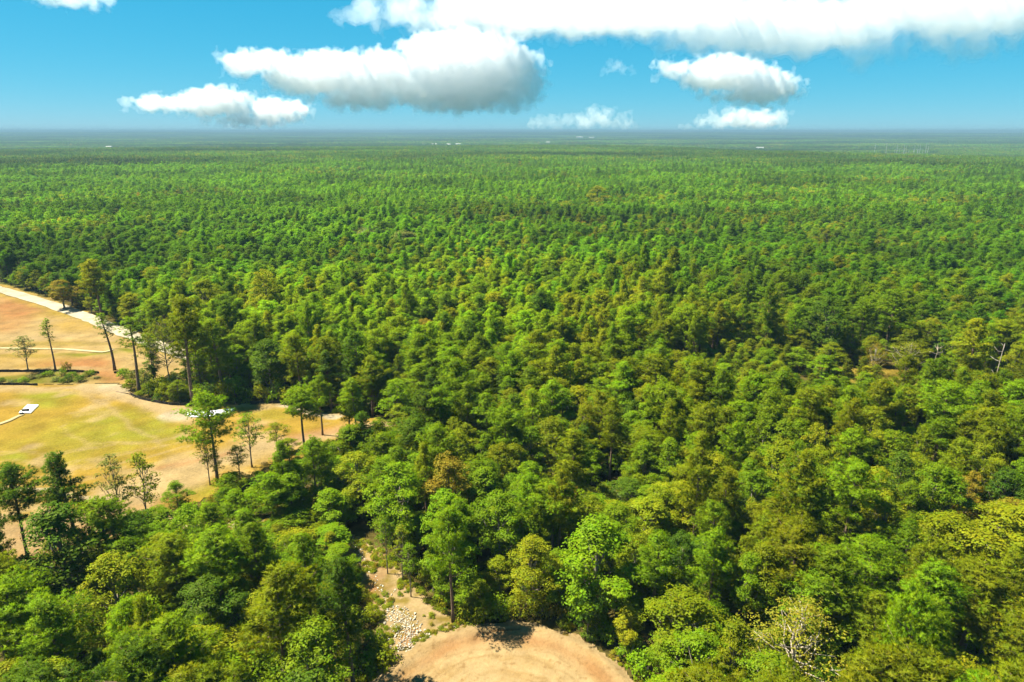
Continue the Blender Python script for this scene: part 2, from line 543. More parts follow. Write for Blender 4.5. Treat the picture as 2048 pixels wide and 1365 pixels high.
cloud([(1105, 246, 58, 12), (1200, 242, 66, 18), (1188, 222, 30, 14)], CD * 1.3, 'ragged low cloud on the horizon near the centre', .0022, 5, puff=16, sharp=2.0)
cloud([(1500, 240, 84, 18), (1430, 251, 50, 7), (1490, 228, 40, 11)], CD * 1.3, 'low white cloud on the horizon under the rounded cloud', .003, 6, puff=16)
cloud([(1230, 138, 34, 14), (1215, 132, 18, 10)], CD, 'small cloud puff between the two big cumulus clouds', .0022, 7, puff=13, sharp=1.8, vox=1.6)
cloud([(160, -2, 92, 15), (120, -14, 60, 16)], CD * .9, 'small cloud cut by the top edge, far left', .003, 8, puff=18)
cloud([(668, 32, 10, 9)], CD, 'tiny cloud wisp at the top, left of the cloud bank', .002, 9, puff=7, sharp=1.5, vox=1.0)

# ------------------------------------------------------------------ cleared land as sheets of soil
SAND = np.array([0.190, 0.135, 0.066]); REDS = np.array([0.155, 0.074, 0.028]); STRAW = np.array([0.162, 0.101, 0.017])
GRASS = np.array([0.122, 0.089, 0.012]); GREEN = np.array([0.086, 0.085, 0.009]); PALE = np.array([0.198, 0.165, 0.112])

def lerp(a, b, w):
    w = np.asarray(w)[:, None] if np.ndim(w) else w
    return a * (1 - w) + b * w

def sheet(name, bounds, cell, mask_fn, z_fn, col_fn, mat):
    x0, x1, y0, y1 = bounds
    nx, ny = int((x1 - x0) / cell) + 1, int((y1 - y0) / cell) + 1
    X, Y = np.meshgrid(np.linspace(x0, x1, nx), np.linspace(y0, y1, ny))
    x, y = X.ravel(), Y.ravel()
    keep = mask_fn(x, y)
    K = keep.reshape(ny, nx)
    q = K[:-1, :-1] & K[1:, :-1] & K[:-1, 1:] & K[1:, 1:]
    idx = np.arange(nx * ny).reshape(ny, nx)
    f = np.stack([idx[:-1, :-1][q], idx[:-1, 1:][q], idx[1:, 1:][q], idx[1:, :-1][q]], 1)
    used = np.zeros(nx * ny, bool); used[f.ravel()] = True
    rm = np.cumsum(used) - 1
    f = rm[f]
    x, y = x[used], y[used]
    v = np.stack([x, y, z_fn(x, y)], 1)
    o = link(name, new_mesh(name, v, f, mat, attrs={'soil': np.clip(col_fn(x, y), 0.002, 0.85)}, shade_smooth=True))
    tag(o, kind='structure')
    return o

def jit(x, y, a=1.5, s=5.0):
    return x + a * 2 * (fbm(x / s, y / s, oct=3, seed=40) - 0.5), y + a * 2 * (fbm(x / s + 31, y / s, oct=3, seed=41) - 0.5)

def px_of(x, y):
    px, py, _ = to_px(x, y, 0.0)
    return px, py

def ellipse(px, py, cx, cy, rx, ry, soft=0.6):
    d = np.hypot((px - cx) / rx, (py - cy) / ry)
    return 1 - smooth(1 - soft, 1 + soft * 0.4, d)

def low_mask(x, y):
    xj, yj = jit(x, y, 2.0)
    px, py = px_of(xj, yj)
    return in_poly(px, py, FIELD_LOW)

def low_col(x, y):
    xj, yj = jit(x, y, 3.0, 9.0)
    px, py = px_of(xj, yj)
    n = fbm(x / 16, y / 16, oct=4, seed=50); n2 = fbm(x / 5, y / 5, oct=4, seed=52); n3 = fbm(x / 40, y / 40, oct=3, seed=55)
    c = lerp(STRAW[None].repeat(len(x), 0), GRASS[None], np.clip(0.05 + 1.5 * (n3 - 0.38) + 0.9 * (n - 0.5), 0, 1))
    for (cx, cy, rx, ry, w) in ((95, 800, 75, 22, .8), (200, 870, 190, 55, .55), (270, 850, 120, 35, .5), (330, 870, 90, 22, .5), (120, 905, 200, 40, .35),
                                (540, 830, 50, 14, .5), (420, 985, 60, 20, .6), (20, 918, 30, 15, .8), (90, 790, 60, 10, .5)):
        c = lerp(c, GREEN[None] * 1.25, np.clip(ellipse(px, py, cx, cy, rx, ry, .8) * w * (0.35 + 1.2 * n2), 0, 1))
    # bare strips and worn ground
    def strip(pts, wid, soft, colr, k=1.0):
        nonlocal c
        d = poly_dist(px, py, pts, closed=False)
        c = lerp(c, colr[None], np.clip((1 - smooth(wid - soft, wid + soft, d)) * k, 0, 1))
    strip([(170, 776), (240, 782), (290, 805), (340, 823), (385, 832)], 16, 8, SAND)
    strip([(205, 778), (240, 777), (262, 782)], 6, 6, PALE, .55)
    strip([(-50, 776), (100, 777), (180, 777)], 4, 3, SAND, .8)
    strip([(0, 783), (90, 783), (150, 790), (185, 800), (215, 815), (260, 845), (290, 865), (310, 895)], 4, 4, SAND, .55)
    strip([(330, 835), (380, 832)], 10, 5, PALE, .8)
    strip([(560, 811), (690, 835)], 4, 2, PALE, .9)
    strip([(870, 847), (720, 858), (640, 872), (590, 882), (520, 895)], 9, 6, SAND)
    strip([(700, 855), (600, 872), (540, 890)], 8, 6, REDS, .55)
    strip([(560, 892), (480, 905), (410, 925), (340, 940), (270, 985), (200, 990)], 20, 14, SAND, .9)
    strip([(460, 905), (400, 925), (330, 935), (310, 940)], 6, 5, REDS, .6)
    strip([(410, 955), (330, 975), (300, 1000), (200, 1010)], 20, 15, SAND, .85)
    strip([(-20, 972), (60, 980), (130, 990), (200, 1000)], 3, 2, PALE, .8)
    strip([(-100, 1050), (60, 1075), (200, 1060), (320, 1050)], 38, 25, lerp(SAND, REDS, .5), .9)
    strip([(120, 850), (140, 865), (180, 885), (250, 895)], 2, 2, SAND, .5)
    # tyre tracks and mowing arcs
    for k in range(5):
        strip([(-100, 900 + 22 * k), (100, 905 + 22 * k), (260, 890 + 18 * k), (380, 870 + 12 * k)], 1.0, .7, SAND, .4)
        strip([(-100, 903.5 + 22 * k), (100, 908.5 + 22 * k), (260, 893 + 18 * k), (380, 873 + 12 * k)], 1.0, .7, SAND, .4)
    c = lerp(c, SAND[None], np.clip((fbm(x / 7, y / 7, oct=4, seed=60) - 0.58) * 4, 0, .7))
    return c * (0.86 + 0.28 * n2[:, None])

def low_z(x, y):
    return 0.03 + 0.25 * fbm(x / 18, y / 18, oct=3, seed=70)

FIELD_SOIL = soil_mat('field_soil', 1.9, 7.0, 0.36, 1.0)
sheet('grass_field', (-205, -8, 88, 208), 0.9, low_mask, low_z, low_col, FIELD_SOIL)

def up_mask(x, y):
    xj, yj = jit(x, y, 2.0)
    px, py = px_of(xj, yj)
    return in_poly(px, py, FIELD_UP)

ROAD_PX = [(-420, 478), (-160, 540), (0, 580), (110, 613), (180, 638), (240, 664), (300, 686), (350, 704), (400, 724)]

def up_col(x, y):
    xj, yj = jit(x, y, 3.0, 10.0)
    px, py = px_of(xj, yj)
    n = fbm(x / 22, y / 22, oct=4, seed=80); n2 = fbm(x / 6, y / 6, oct=4, seed=82)
    c = lerp(STRAW[None].repeat(len(x), 0), SAND[None], np.clip(0.35 + 1.6 * (n - 0.5), 0, 1))
    c = lerp(c, SAND[None] * 0.95, .25)
    for (cx, cy, rx, ry, w, colr) in ((30, 618, 60, 28, .9, REDS), (10, 650, 60, 20, .5, REDS), (175, 730, 70, 16, .9, REDS), (110, 728, 60, 10, .5, REDS),
                                      (215, 755, 26, 20, .7, REDS), (60, 675, 160, 8, .6, SAND), (150, 655, 60, 14, .5, STRAW), (110, 690, 200, 5, .5, GRASS),
                                      (170, 709, 60, 4, .8, GREEN), (245, 703, 28, 5, 1., GREEN), (40, 712, 120, 5, .6, GRASS), (230, 752, 40, 18, .6, REDS), (100, 740, 130, 5, .6, SAND)):
        c = lerp(c, colr[None], np.clip(ellipse(px, py, cx, cy, rx, ry, .7) * w * (0.5 + 1.0 * n2), 0, 1))
    c = lerp(c, (GREEN * .7)[None], np.clip(ellipse(px, py, 95, 759, 130, 11, .5) * (0.2 + 1.3 * n2), 0, .95))
    d = poly_dist(px, py, ROAD_PX, closed=False)
    c = lerp(c, GRASS[None] * 1.2, np.clip((1 - smooth(8, 20, d)) * .5, 0, 1))
    return c * (0.86 + 0.28 * n2[:, None])

sheet('dirt_field', (-420, -60, 190, 430), 1.1, up_mask, low_z, up_col, FIELD_SOIL)

def strip_mesh(name, pts_px, width, z, mat, colr, seed=1, n=70):
    """a ribbon of ground of real width along a line of ground points"""
    P = [at(px, py) for px, py in pts_px]
    seg = [0.0]
    for a, b in zip(P, P[1:]): seg.append(seg[-1] + (b - a).length)
    S = np.linspace(0, seg[-1], n)
    X = np.interp(S, seg, [p.x for p in P]); Y = np.interp(S, seg, [p.y for p in P])
    dx, dy = np.gradient(X), np.gradient(Y)
    l = np.hypot(dx, dy); nx_, ny_ = -dy / l, dx / l
    m = 9
    v, c = [], []
    wob = 1 + 0.5 * (fbm(S / 4, S * 0 + seed, oct=3, seed=seed) - 0.5)
    for i in range(n):
        for j in range(m):
            t = (j / (m - 1) - 0.5) * width * wob[i]
            v.append((X[i] + nx_[i] * t, Y[i] + ny_[i] * t, z + 0.12 * (1 - (2 * j / (m - 1) - 1) ** 2)))
    v = np.array(v)
    v[:, 2] += 0.33
    f = np.array([(i * m + j, i * m + j + 1, (i + 1) * m + j + 1, (i + 1) * m + j) for i in range(n - 1) for j in range(m - 1)])
    nn = fbm(v[:, 0] / 3, v[:, 1] / 3, oct=3, seed=seed + 5)
    c = np.clip(np.array(colr)[None] * (0.75 + 0.5 * nn[:, None]), 0, .85)
    o = link(name, new_mesh(name, v, f, mat, attrs={'soil': c}, shade_smooth=True))
    return tag(o, kind='structure')

GRAVEL = soil_mat('crushed_rock', 2.2, 6.0, 0.4, 1.0)
PATHM = soil_mat('pale_path', 2.0, 9.0, 0.1, 0.2)
strip_mesh('gravel_road', ROAD_PX, 6.5, 0.02, GRAVEL, (0.25, 0.215, 0.155), 3, 140)
strip_mesh('cart_path', [(-420, 690), (0, 698), (60, 699), (130, 700), (180, 704), (205, 706), (218, 704), (226, 700)], 1.5, 0.01, PATHM, (0.26, 0.215, 0.12), 4, 120)
strip_mesh('drain_path', [(-160, 886), (0, 850), (20, 843), (34, 836), (46, 831)], 1.3, 0.01, PATHM, (0.26, 0.21, 0.11), 5, 60)

def cor_mask(x, y):
    xj, yj = jit(x, y, 0.9, 3.0)
    px, py = px_of(xj, yj)
    return in_poly(px, py, CORRIDOR) & (np.hypot(x - CUL_C[0], y - CUL_C[1]) > CUL_R - 0.6)

def cor_col(x, y):
    px, py = px_of(*jit(x, y, 1.0, 3.0))
    n2 = fbm(x / 1.6, y / 1.6, oct=4, seed=92); n = fbm(x / 4, y / 4, oct=3, seed=93)
    c = lerp((SAND * 0.95)[None].repeat(len(x), 0), REDS[None], np.clip((n - .5) * 3, 0, .8))
    c = lerp(c, (GRASS * 0.8)[None], np.clip((n2 - 0.5) * 3.5, 0, .85))
    return c

sheet('drainage_strip', (-75, -6, 84, 134), 0.45, cor_mask, lambda x, y: 0.03 + 0.2 * fbm(x / 5, y / 5, oct=3, seed=95), cor_col, soil_mat('strip_soil', 2.2, 8.0, 0.28, 0.7))

def glade_mask(x, y):
    px, py = px_of(*jit(x, y, 2.0))
    return in_poly(px, py, GLADE)
sheet('dry_grass_glade', (75, 260, 160, 240), 1.0, glade_mask, lambda x, y: 0.03 + 0.3 * fbm(x / 6, y / 6, oct=3, seed=97),
      lambda x, y: lerp((STRAW * np.array([.75, .85, .8]))[None].repeat(len(x), 0), (GREEN * .8)[None], np.clip((fbm(x / 4, y / 4, oct=4, seed=98) - .4) * 3, 0, 1)), FIELD_SOIL)

# the dirt turnaround: flat disc with a raked rim and a bank
def cul_mask(x, y):
    a = np.arctan2(y - CUL_C[1], x - CUL_C[0])
    r = np.hypot(x - CUL_C[0], y - CUL_C[1])
    rim = CUL_R + 0.2 + 1.7 * (fbm(a * 6, a * 0, oct=3, seed=100) - 0.5) + 1.6 * (fbm(x / 1.3, y / 1.3, oct=3, seed=99) - 0.5)
    return (r < rim) | ((np.abs(x - CUL_C[0]) < 8.0) & (y < CUL_C[1] - 15) & (y > 5))

def cul_z(x, y):
    dx, dy = x - CUL_C[0], y - CUL_C[1]
    r = np.hypot(dx, dy)
    bank = np.exp(-((r - 18.6) / 1.1) ** 2) * 0.38 * (0.4 + 1.2 * fbm(x / 3, y / 3, oct=3, seed=101))
    rake = 0.018 * np.sin(r * 6.0 + 9 * fbm(x / 5, y / 5, oct=3, seed=102)) * smooth(3, 8, r) * smooth(18.5, 16, r)
    gully = -0.25 * np.exp(-(poly_dist(x, y, [(at(950, 1280).x, at(950, 1280).y), (at(962, 1268).x, at(962, 1268).y), (at(985, 1266).x, at(985, 1266).y), (at(1040, 1264).x, at(1040, 1264).y)], False) / 0.16) ** 2)
    return 0.16 + bank + rake + gully + 0.10 * fbm(x / 2, y / 2, oct=4, seed=103)

def cul_col(x, y):
    dx, dy = x - CUL_C[0], y - CUL_C[1]
    r = np.hypot(dx, dy) + 1.0 * (fbm(x / 3, y / 3, oct=3, seed=104) - .5)
    a = np.arctan2(dy, dx)
    n = fbm(x / 1.2, y / 1.2, oct=4, seed=105)
    tr = .5 * fbm(r * 1.3 + 2 * n, a * 4, oct=4, seed=106) + .5 * fbm(x / 2.5, y / 2.5, oct=4, seed=111)                      # rings left by turning wheels
    c = lerp((SAND * np.array([1.08, 1.06, 1.05]))[None].repeat(len(x), 0), (SAND * np.array([.9, .82, .7]))[None], np.clip((tr - .44) * 4, 0, 1))
    ringm = np.exp(-((r - 16.6) / 1.5) ** 2)
    c = lerp(c, REDS[None], np.clip(ringm * (0.05 + 1.0 * fbm(x / 5, y / 5, oct=3, seed=107)), 0, .7))
    c = lerp(c, (SAND * .92)[None], smooth(18.2, 19.4, r) * .7)
    gl = poly_dist(x, y, [(at(*q).x, at(*q).y) for q in ((950, 1282), (962, 1268), (975, 1272), (985, 1266), (1040, 1264))], False)
    c = lerp(c, (REDS * .35)[None], np.exp(-(gl / .22) ** 2) * .85)
    for (ro, wd) in ((13.2, .16), (14.9, .16), (9.6, .14), (11.2, .14), (6.5, .15), (8.0, .15)):      # pairs of tyre ruts
        wgl = r + .5 * (fbm(a * 2.2 + ro, a * 0, oct=2, seed=108) - .5) * 3
        c = lerp(c, (SAND * np.array([.70, .62, .52]))[None], np.exp(-((wgl - ro) / wd) ** 2) * np.clip((fbm(a * 3, r * 0 + ro, oct=2, seed=109) - .42) * 3, 0, .5))
    c = lerp(c, (SAND * np.array([.62, .5, .4]))[None], np.clip((fbm(x / .7, y / .7, oct=3, seed=110) - .66) * 5, 0, .6))
    return c * (0.85 + 0.3 * n[:, None])

sheet('dirt_turnaround', (-23, 21, 4, 93), 0.22, cul_mask, cul_z, cul_col, soil_mat('raked_dirt', 2.6, 9.0, 0.2, 0.7))

# ------------------------------------------------------------------ tree shapes
class Leaves:
    def __init__(self):
        self.v, self.n, self.c, self.f = [], [], [], []
        self.k = 0
    def blades(self, c, d, L, W, nrm, sp, quad=False):
        """flat blades at c, pointing along d, facing nrm; sp is each blade's own colour factor"""
        N = len(c)
        L = np.broadcast_to(L, (N,))[:, None]; W = np.broadcast_to(W, (N,))[:, None]
        s = unit(np.cross(d, nrm)) * W * 0.5
        if quad:
            vs = [c, c + d * L * 0.5 + s, c + d * L, c + d * L * 0.5 - s]
            fs = [(0, 1, 2), (0, 2, 3)]
        else:
            vs = [c - s, c + s, c + d * L]
            fs = [(0, 1, 2)]
        m = len(vs)
        self.v.append(np.stack(vs, 1).reshape(-1, 3))
        self.n.append(np.repeat(nrm, m, 0)); self.c.append(np.repeat(sp, m, 0))
        base = self.k + np.arange(N)[:, None] * m
        for q in fs:
            self.f.append(base + np.array(q)[None])
        self.k += N * m
    def arrays(self):
        return np.concatenate(self.v), np.concatenate(self.f), np.concatenate(self.n), np.concatenate(self.c)

def sprig_cols(rng, n, lo=0.78, hi=1.25, hue=0.10):
    b = rng.uniform(lo, hi, n)
    h = rng.normal(0, hue, n)
    return np.stack([b * (1 + h), b, b * (1 - h * 0.5)], 1)

def pine_clump(lv, rng, ctr, rad, tufts, blades, nl, nw, crown_c, lop=0.72):
    """a puff of needle tufts: dense and round above, ragged below"""
    d = rand_dir(rng, tufts)
    d[:, 2] = np.abs(d[:, 2]) * 1.0 - 0.35
    d = unit(d)
    r = rad * rng.uniform(0.45, 1.0, tufts) ** 0.6
    p = ctr[None] + d * r[:, None] * np.array([1, 1, lop])
    out = unit(p - crown_c[None])
    nrm0 = unit(d * 0.75 + out * 0.45 + np.array([0, 0, 0.25]))
    sc = sprig_cols(rng, 1, 0.82, 1.18, 0.07).repeat(tufts, 0) * sprig_cols(rng, tufts, 0.85, 1.15, 0.05)
    P = np.repeat(p, blades, 0); N0 = np.repeat(nrm0, blades, 0); C = np.repeat(sc, blades, 0)
    dd = unit(N0 * 0.75 + rand_dir(rng, len(P)) * 0.75 + np.array([0, 0, .15]))
    nn = unit(N0 + rand_dir(rng, len(P)) * 0.35)
    lv.blades(P, dd, nl * rng.uniform(0.7, 1.25, len(P)), nw * rng.uniform(0.7, 1.3, len(P)), nn, C)

def make_pine(seed, H=20.0, RAD=3.6, base=0.5, nb=30, lean=0.0, cone=False, tufts=14, blades=9, clump=0.62, sparse=1.0, nl=0.40, nw=0.068, forks=1):
    rng = np.random.default_rng(seed)
    lv = Leaves(); tk = MB()
    bend = rng.uniform(-1, 1, 2) * 0.25 + lean * np.array([1.0, 0.0])
    def axis(t):
        return np.array([bend[0] * H * 0.06 * t * t + 0.12 * math.sin(5 * t + seed), bend[1] * H * 0.06 * t * t + 0.12 * math.cos(4 * t + seed), H * t])
    r0 = 0.0115 * H + 0.03
    ts = np.linspace(0, 0.985, 10)
    tk.tube([axis(t) for t in ts], [r0 * (1.25 if t == 0 else 1) * (1 - t) ** 0.75 + 0.03 for t in ts], 7)
    # stubs of dead limbs below the crown
    for k in range(rng.integers(2, 6)):
        t = rng.uniform(base * 0.55, base)
        a = rng.uniform(0, 6.28); l = rng.uniform(0.6, 1.9)
        p = axis(t)
        tk.tube([p, p + np.array([math.cos(a) * l, math.sin(a) * l, rng.uniform(-.3, .3)])], [0.045, 0.015], 4)
    crown_c = axis(base + (1 - base) * 0.45)
    ga = rng.uniform(0, 6.28)
    lump = rng.uniform(0.55, 1.3, 7)
    for i in range(nb):
        t = ((i + rng.uniform(0, 1)) / nb) ** (0.9 if not cone else 0.8)
        ga += 2.4 + rng.normal(0, 0.5)
        if cone:
            prof = (1 - t) ** 0.6 * 0.95 + 0.08
        else:
            prof = max(0.22, math.sin(math.pi * (0.16 + 0.80 * t)) ** 0.75) * (1 - 0.25 * t)
        ln = RAD * prof * rng.uniform(0.55, 1.2) * lump[int((ga % 6.283) / 6.284 * 7)]
        el = R(rng.uniform(-4, 14) + (48 if not cone else 30) * t)
        p0 = axis(base + (0.97 - base) * t)
        hd = np.array([math.cos(ga), math.sin(ga), 0])
        mid = p0 + hd * ln * 0.55 * math.cos(el) + np.array([0, 0, ln * 0.55 * math.sin(el)])
        end = p0 + hd * ln * math.cos(el) + np.array([0, 0, ln * math.sin(el) + ln * 0.16])
        br = 0.028 + 0.013 * ln
        tk.tube([p0, mid, end], [br, br * 0.6, 0.012], 4)
        side = np.array([-hd[1], hd[0], 0])
        nc = max(2, int(ln / clump * 2.1 * sparse))
        for q in range(nc):
            s = 0.28 + 0.72 * (q + rng.uniform(0.2, 0.9)) / nc
            c = (p0 + (mid - p0) * (s / 0.55)) if s < 0.55 else (mid + (end - mid) * ((s - 0.55) / 0.45))
            off = side * rng.normal(0, 1) * (0.34 * ln * (0.35 + 0.65 * math.sin(math.pi * min(s, .95))))
            c = c + off + np.array([0, 0, rng.uniform(-.05, .3)])
            pine_clump(lv, rng, c, clump * rng.uniform(0.7, 1.2), int(tufts * rng.uniform(.7, 1.3)), blades, nl, nw, crown_c)
    top = axis(0.985)
    for q in range(3):
        pine_clump(lv, rng, top + rng.normal(0, 0.22, 3) + np.array([0, 0, -0.25 * q]), clump * 0.75, tufts, blades, nl, nw, crown_c)
    return lv.arrays(), tk

def leaf_clump(lv, rng, ctr, rad, n, size, crown_c, up=0.2, flat=0.8):
    d = rand_dir(rng, n)
    d[:, 2] = np.where(d[:, 2] < -0.2, -d[:, 2], d[:, 2])
    r = rad * rng.uniform(0.35, 1.0, n) ** 0.5
    p = ctr[None] + d * r[:, None] * np.array([1, 1, flat])
    out = unit(p - crown_c[None])
    base = sprig_cols(rng, 1, 0.84, 1.16, 0.07).repeat(n, 0)
    nn = unit(d * 0.7 + out * 0.35 + np.array([0, 0, up]) + rand_dir(rng, n) * 0.42)
    dd = unit(np.cross(nn, rand_dir(rng, n)))
    lv.blades(p - dd * size * 0.5, dd, size * rng.uniform(0.7, 1.3, n), size * 0.72 * rng.uniform(0.7, 1.2, n), nn, base * sprig_cols(rng, n, 0.8, 1.2, 0.05), quad=True)

def make_hardwood(seed, H=15.0, RAD=3.6, base=0.3, lobes=15, clumps=24, leaves=22, size=0.25, crad=0.62, dome=False, sparse=1.0, slim=1.0, stem=1.0):
    rng = np.random.default_rng(seed)
    lv = Leaves(); tk = MB()
    r0 = (0.013 * H + 0.02) * stem
    ax = rng.uniform(-1, 1, 2) * 0.05 * H
    def axis(t):
        return np.array([ax[0] * t * t + 0.1 * math.sin(6 * t + seed), ax[1] * t * t + 0.1 * math.cos(5 * t), H * t])
    ts = np.linspace(0, 0.82, 8)
    tk.tube([axis(t) for t in ts], [r0 * (1.3 if t == 0 else 1) * (1 - t) ** 0.8 + 0.02 for t in ts], 7)
    cz0, cz1 = base * H, H
    crown_c = np.array([*axis(0.6)[:2], cz0 + (cz1 - cz0) * (0.32 if dome else 0.42)])
    ga = rng.uniform(0, 6.28)
    lobe_list = []
    for i in range(lobes):
        t = (i + rng.uniform(0.1, 0.9)) / lobes
        ga += 2.4 + rng.normal(0, 0.35)
        if dome:
            prof = math.sqrt(max(0.0, 1 - (t * 0.97) ** 2.2))
        else:
            prof = max(0.12, math.sin(math.pi * (0.16 + 0.82 * t))) ** 0.8
        lr = RAD * (0.50 - 0.16 * t) * rng.uniform(0.62, 1.28)
        rr_ = max(0.0, RAD * prof * rng.uniform(0.65, 1.25) - lr * 0.75) * slim
        z = cz0 + (cz1 - cz0) * (0.10 + 0.86 * t) - lr * 0.35
        c = np.array([crown_c[0] + math.cos(ga) * rr_, crown_c[1] + math.sin(ga) * rr_, z])
        lobe_list.append((c, lr))
        tb = max(0.15, min(0.78, (z / H) * 0.78 - 0.12 * rng.uniform(0, 1)))
        p0 = axis(tb)
        m = (p0 + c) * 0.5 + rng.normal(0, 0.25, 3) + np.array([0, 0, -0.1 * H * 0.2])
        tk.tube([p0, m, c + np.array([0, 0, lr * .3])], [0.03 * stem + r0 * 0.32, 0.03 * stem + r0 * 0.15, 0.012], 5)
        for q in range(3):
            e = c + rand_dir(rng, 1)[0] * lr * 0.8
            e[2] = abs(e[2] - c[2]) + c[2]
            tk.tube([m * 0.35 + c * 0.65, e], [0.03, 0.01], 4)
    for c, lr in lobe_list:
        n = int(clumps * sparse)
        d = rand_dir(rng, n)
        d[:, 2] = np.where(d[:, 2] < -0.25, -d[:, 2] * 0.8, d[:, 2])
        d = unit(d)
        for q in range(n):
            p = c + d[q] * lr * rng.uniform(0.6, 1.08) * np.array([1, 1, 0.82])
            leaf_clump(lv, rng, p, crad * rng.uniform(0.7, 1.2), int(leaves * rng.uniform(.7, 1.3)), size, c * 0.6 + crown_c * 0.4)
    return lv.arrays(), tk

def make_snag(seed, H=16.0, limbs=7, r0=0.24, wander=0.5, top=0.35):
    rng = np.random.default_rng(seed)
    tk = MB()
    ph = rng.uniform(0, 6)
    def axis(t):
        return np.array([wander * math.sin(3 * t + ph) * t, wander * math.cos(2.3 * t + ph) * t, H * t])
    ts = np.linspace(0, 1, 9)
    tk.tube([axis(t) for t in ts], [r0 * (1 - t * (1 - top)) * (1.25 if t == 0 else 1) for t in ts], 7)
    for i in range(limbs):
        t = rng.uniform(0.42, 0.97); a = rng.uniform(0, 6.28); l = rng.uniform(1.0, 3.2)
        p = axis(t); h = np.array([math.cos(a), math.sin(a), 0])
        m = p + h * l * 0.5 + np.array([0, 0, rng.uniform(0.0, .5)])
        e = p + h * l + np.array([0, 0, rng.uniform(0.2, 1.5)])
        tk.tube([p, m, e], [0.11, 0.075, 0.03], 5)
        if l > 1.6:
            h2 = np.array([math.cos(a + .9), math.sin(a + .9), 0])
            tk.tube([m, m + h2 * l * .4 + np.array([0, 0, .6])], [0.06, 0.02], 4)
    return tk

def make_shrub(seed, RAD=1.2, H=1.6, n=46, leaves=16, size=0.2):
    rng = np.random.default_rng(seed)
    lv = Leaves(); tk = MB()
    for i in range(7):
        a = rng.uniform(0, 6.28); r = RAD * rng.uniform(.2, .75)
        tk.tube([(0.1 * math.cos(a), .1 * math.sin(a), 0), (r * .5 * math.cos(a), r * .5 * math.sin(a), H * .4), (r * math.cos(a), r * math.sin(a), H * .75)], [.035, .025, .01], 4)
    c0 = np.array([0, 0, H * 0.2])
    for i in range(n):
        d = rand_dir(rng, 1)[0]; d[2] = abs(d[2])
        p = c0 + d * np.array([RAD, RAD, H * 0.75]) * rng.uniform(0.5, 1.0)
        leaf_clump(lv, rng, p, 0.36 * rng.uniform(.7, 1.3) * max(1, RAD), leaves, size, c0)
    return lv.arrays(), tk

def tri(faces):
    out = []
    for f in faces:
        for k in range(1, len(f) - 1):
            out.append((f[0], f[k], f[k + 1]))
    return np.array(out)

class Kind:
    """one tree shape: crown and trunk meshes for single trees, and a joined one for the mass of the wood"""
    def __init__(self, name, arr, tk, bark, H, rad):
        self.H, self.rad = H, rad
        v, f, n, c = arr
        self.crown = new_mesh(name + '_crown', v, f, FOL_OBJ, normals=n, attrs={'sprig': c})
        self.trunk = tk.mesh(name + '_trunk', bark, True)
        self.arr, self.tk, self.bark = arr, tk, bark
        self.name = name
        self.joined = None
    def join(self, keep=1.0):
        if self.joined is None:
            v, f, n, c = self.arr
            tv = np.array(self.tk.v); tf = tri(self.tk.f)
            V = np.concatenate([v, tv]); F = np.concatenate([f, tf + len(v)])
            mi = np.concatenate([np.zeros(len(f)), np.ones(len(tf))])
            tn = np.zeros_like(tv); tn[:, :2] = tv[:, :2]; tn = unit(tn + 1e-6)
            self.joined = new_mesh(self.name + '_whole', V, F, [FOL_INS, self.bark], mi, np.concatenate([n, tn]), {'sprig': np.concatenate([c, np.ones((len(tv), 3))])})
        return self.joined

PINES = []
for s in range(9):
    r_ = np.random.default_rng(500 + s)
    Hh, Rd = 20.0, r_.uniform(3.0, 4.3)
    a, t = make_pine(100 + s, Hh, Rd, r_.uniform(0.34, 0.60), int(r_.uniform(25, 36)))
    PINES.append(Kind('pine', a, t, BARK_PINE, Hh, Rd))
YOUNG = []
for s in range(5):
    r_ = np.random.default_rng(600 + s)
    a, t = make_pine(200 + s, 13.0, r_.uniform(2.6, 3.2), 0.2, 36, cone=True, tufts=12, blades=8, clump=0.58)
    YOUNG.append(Kind('young_pine', a, t, BARK_PINE, 13.0, 2.5))
HARD = []
for s in range(7):
    r_ = np.random.default_rng(700 + s)
    Hh, Rd = 15.0, r_.uniform(3.2, 4.4)
    a, t = make_hardwood(300 + s, Hh, Rd, r_.uniform(0.16, 0.3), lobes=int(r_.uniform(15, 20)))
    HARD.append(Kind('hardwood', a, t, BARK_GREY, Hh, Rd))
SLIM = []
for s in range(3):
    a, t = make_hardwood(400 + s, 16.0, 2.3, 0.40, lobes=17, clumps=8, leaves=15, size=0.24, crad=0.5, slim=1.0, stem=0.45)
    SLIM.append(Kind('slender_hardwood', a, t, BARK_GREY, 16.0, 2.0))
THINP = []
for s in range(3):
    a, t = make_pine(430 + s, 18.0, 2.0, 0.58, 15, tufts=10, sparse=0.8, lean=0.5 if s == 0 else 0.0)
    THINP.append(Kind('thin_pine', a, t, BARK_PINE, 18.0, 1.8))
a, t = make_pine(450, 21.0, 5.4, 0.46, 36, tufts=14, clump=0.78)
BROADP = [Kind('broad_pine', a, t, BARK_PINE, 21.0, 5.2)]
a, t = make_hardwood(460, 14.0, 6.2, 0.42, lobes=24, clumps=18, leaves=14, dome=True, stem=0.8)
OAK = [Kind('oak', a, t, BARK_GREY, 14.0, 6.0)]
WISPY = []
for s in range(2):
    a, t = make_hardwood(470 + s, 13.0, 4.2, 0.2, lobes=22, clumps=17, leaves=10, size=0.19, crad=0.6)
    WISPY.append(Kind('wispy_hardwood', a, t, BARK_DEAD, 13.0, 4.0))
BARE = []
for s in range(2):
    a, t = make_hardwood(480 + s, 14.0, 3.8, 0.2, lobes=20, clumps=8, leaves=7, size=0.2, crad=0.7)
    BARE.append(Kind('leafless_hardwood', a, t, BARK_GREY, 14.0, 3.6))
SHRUBS = []
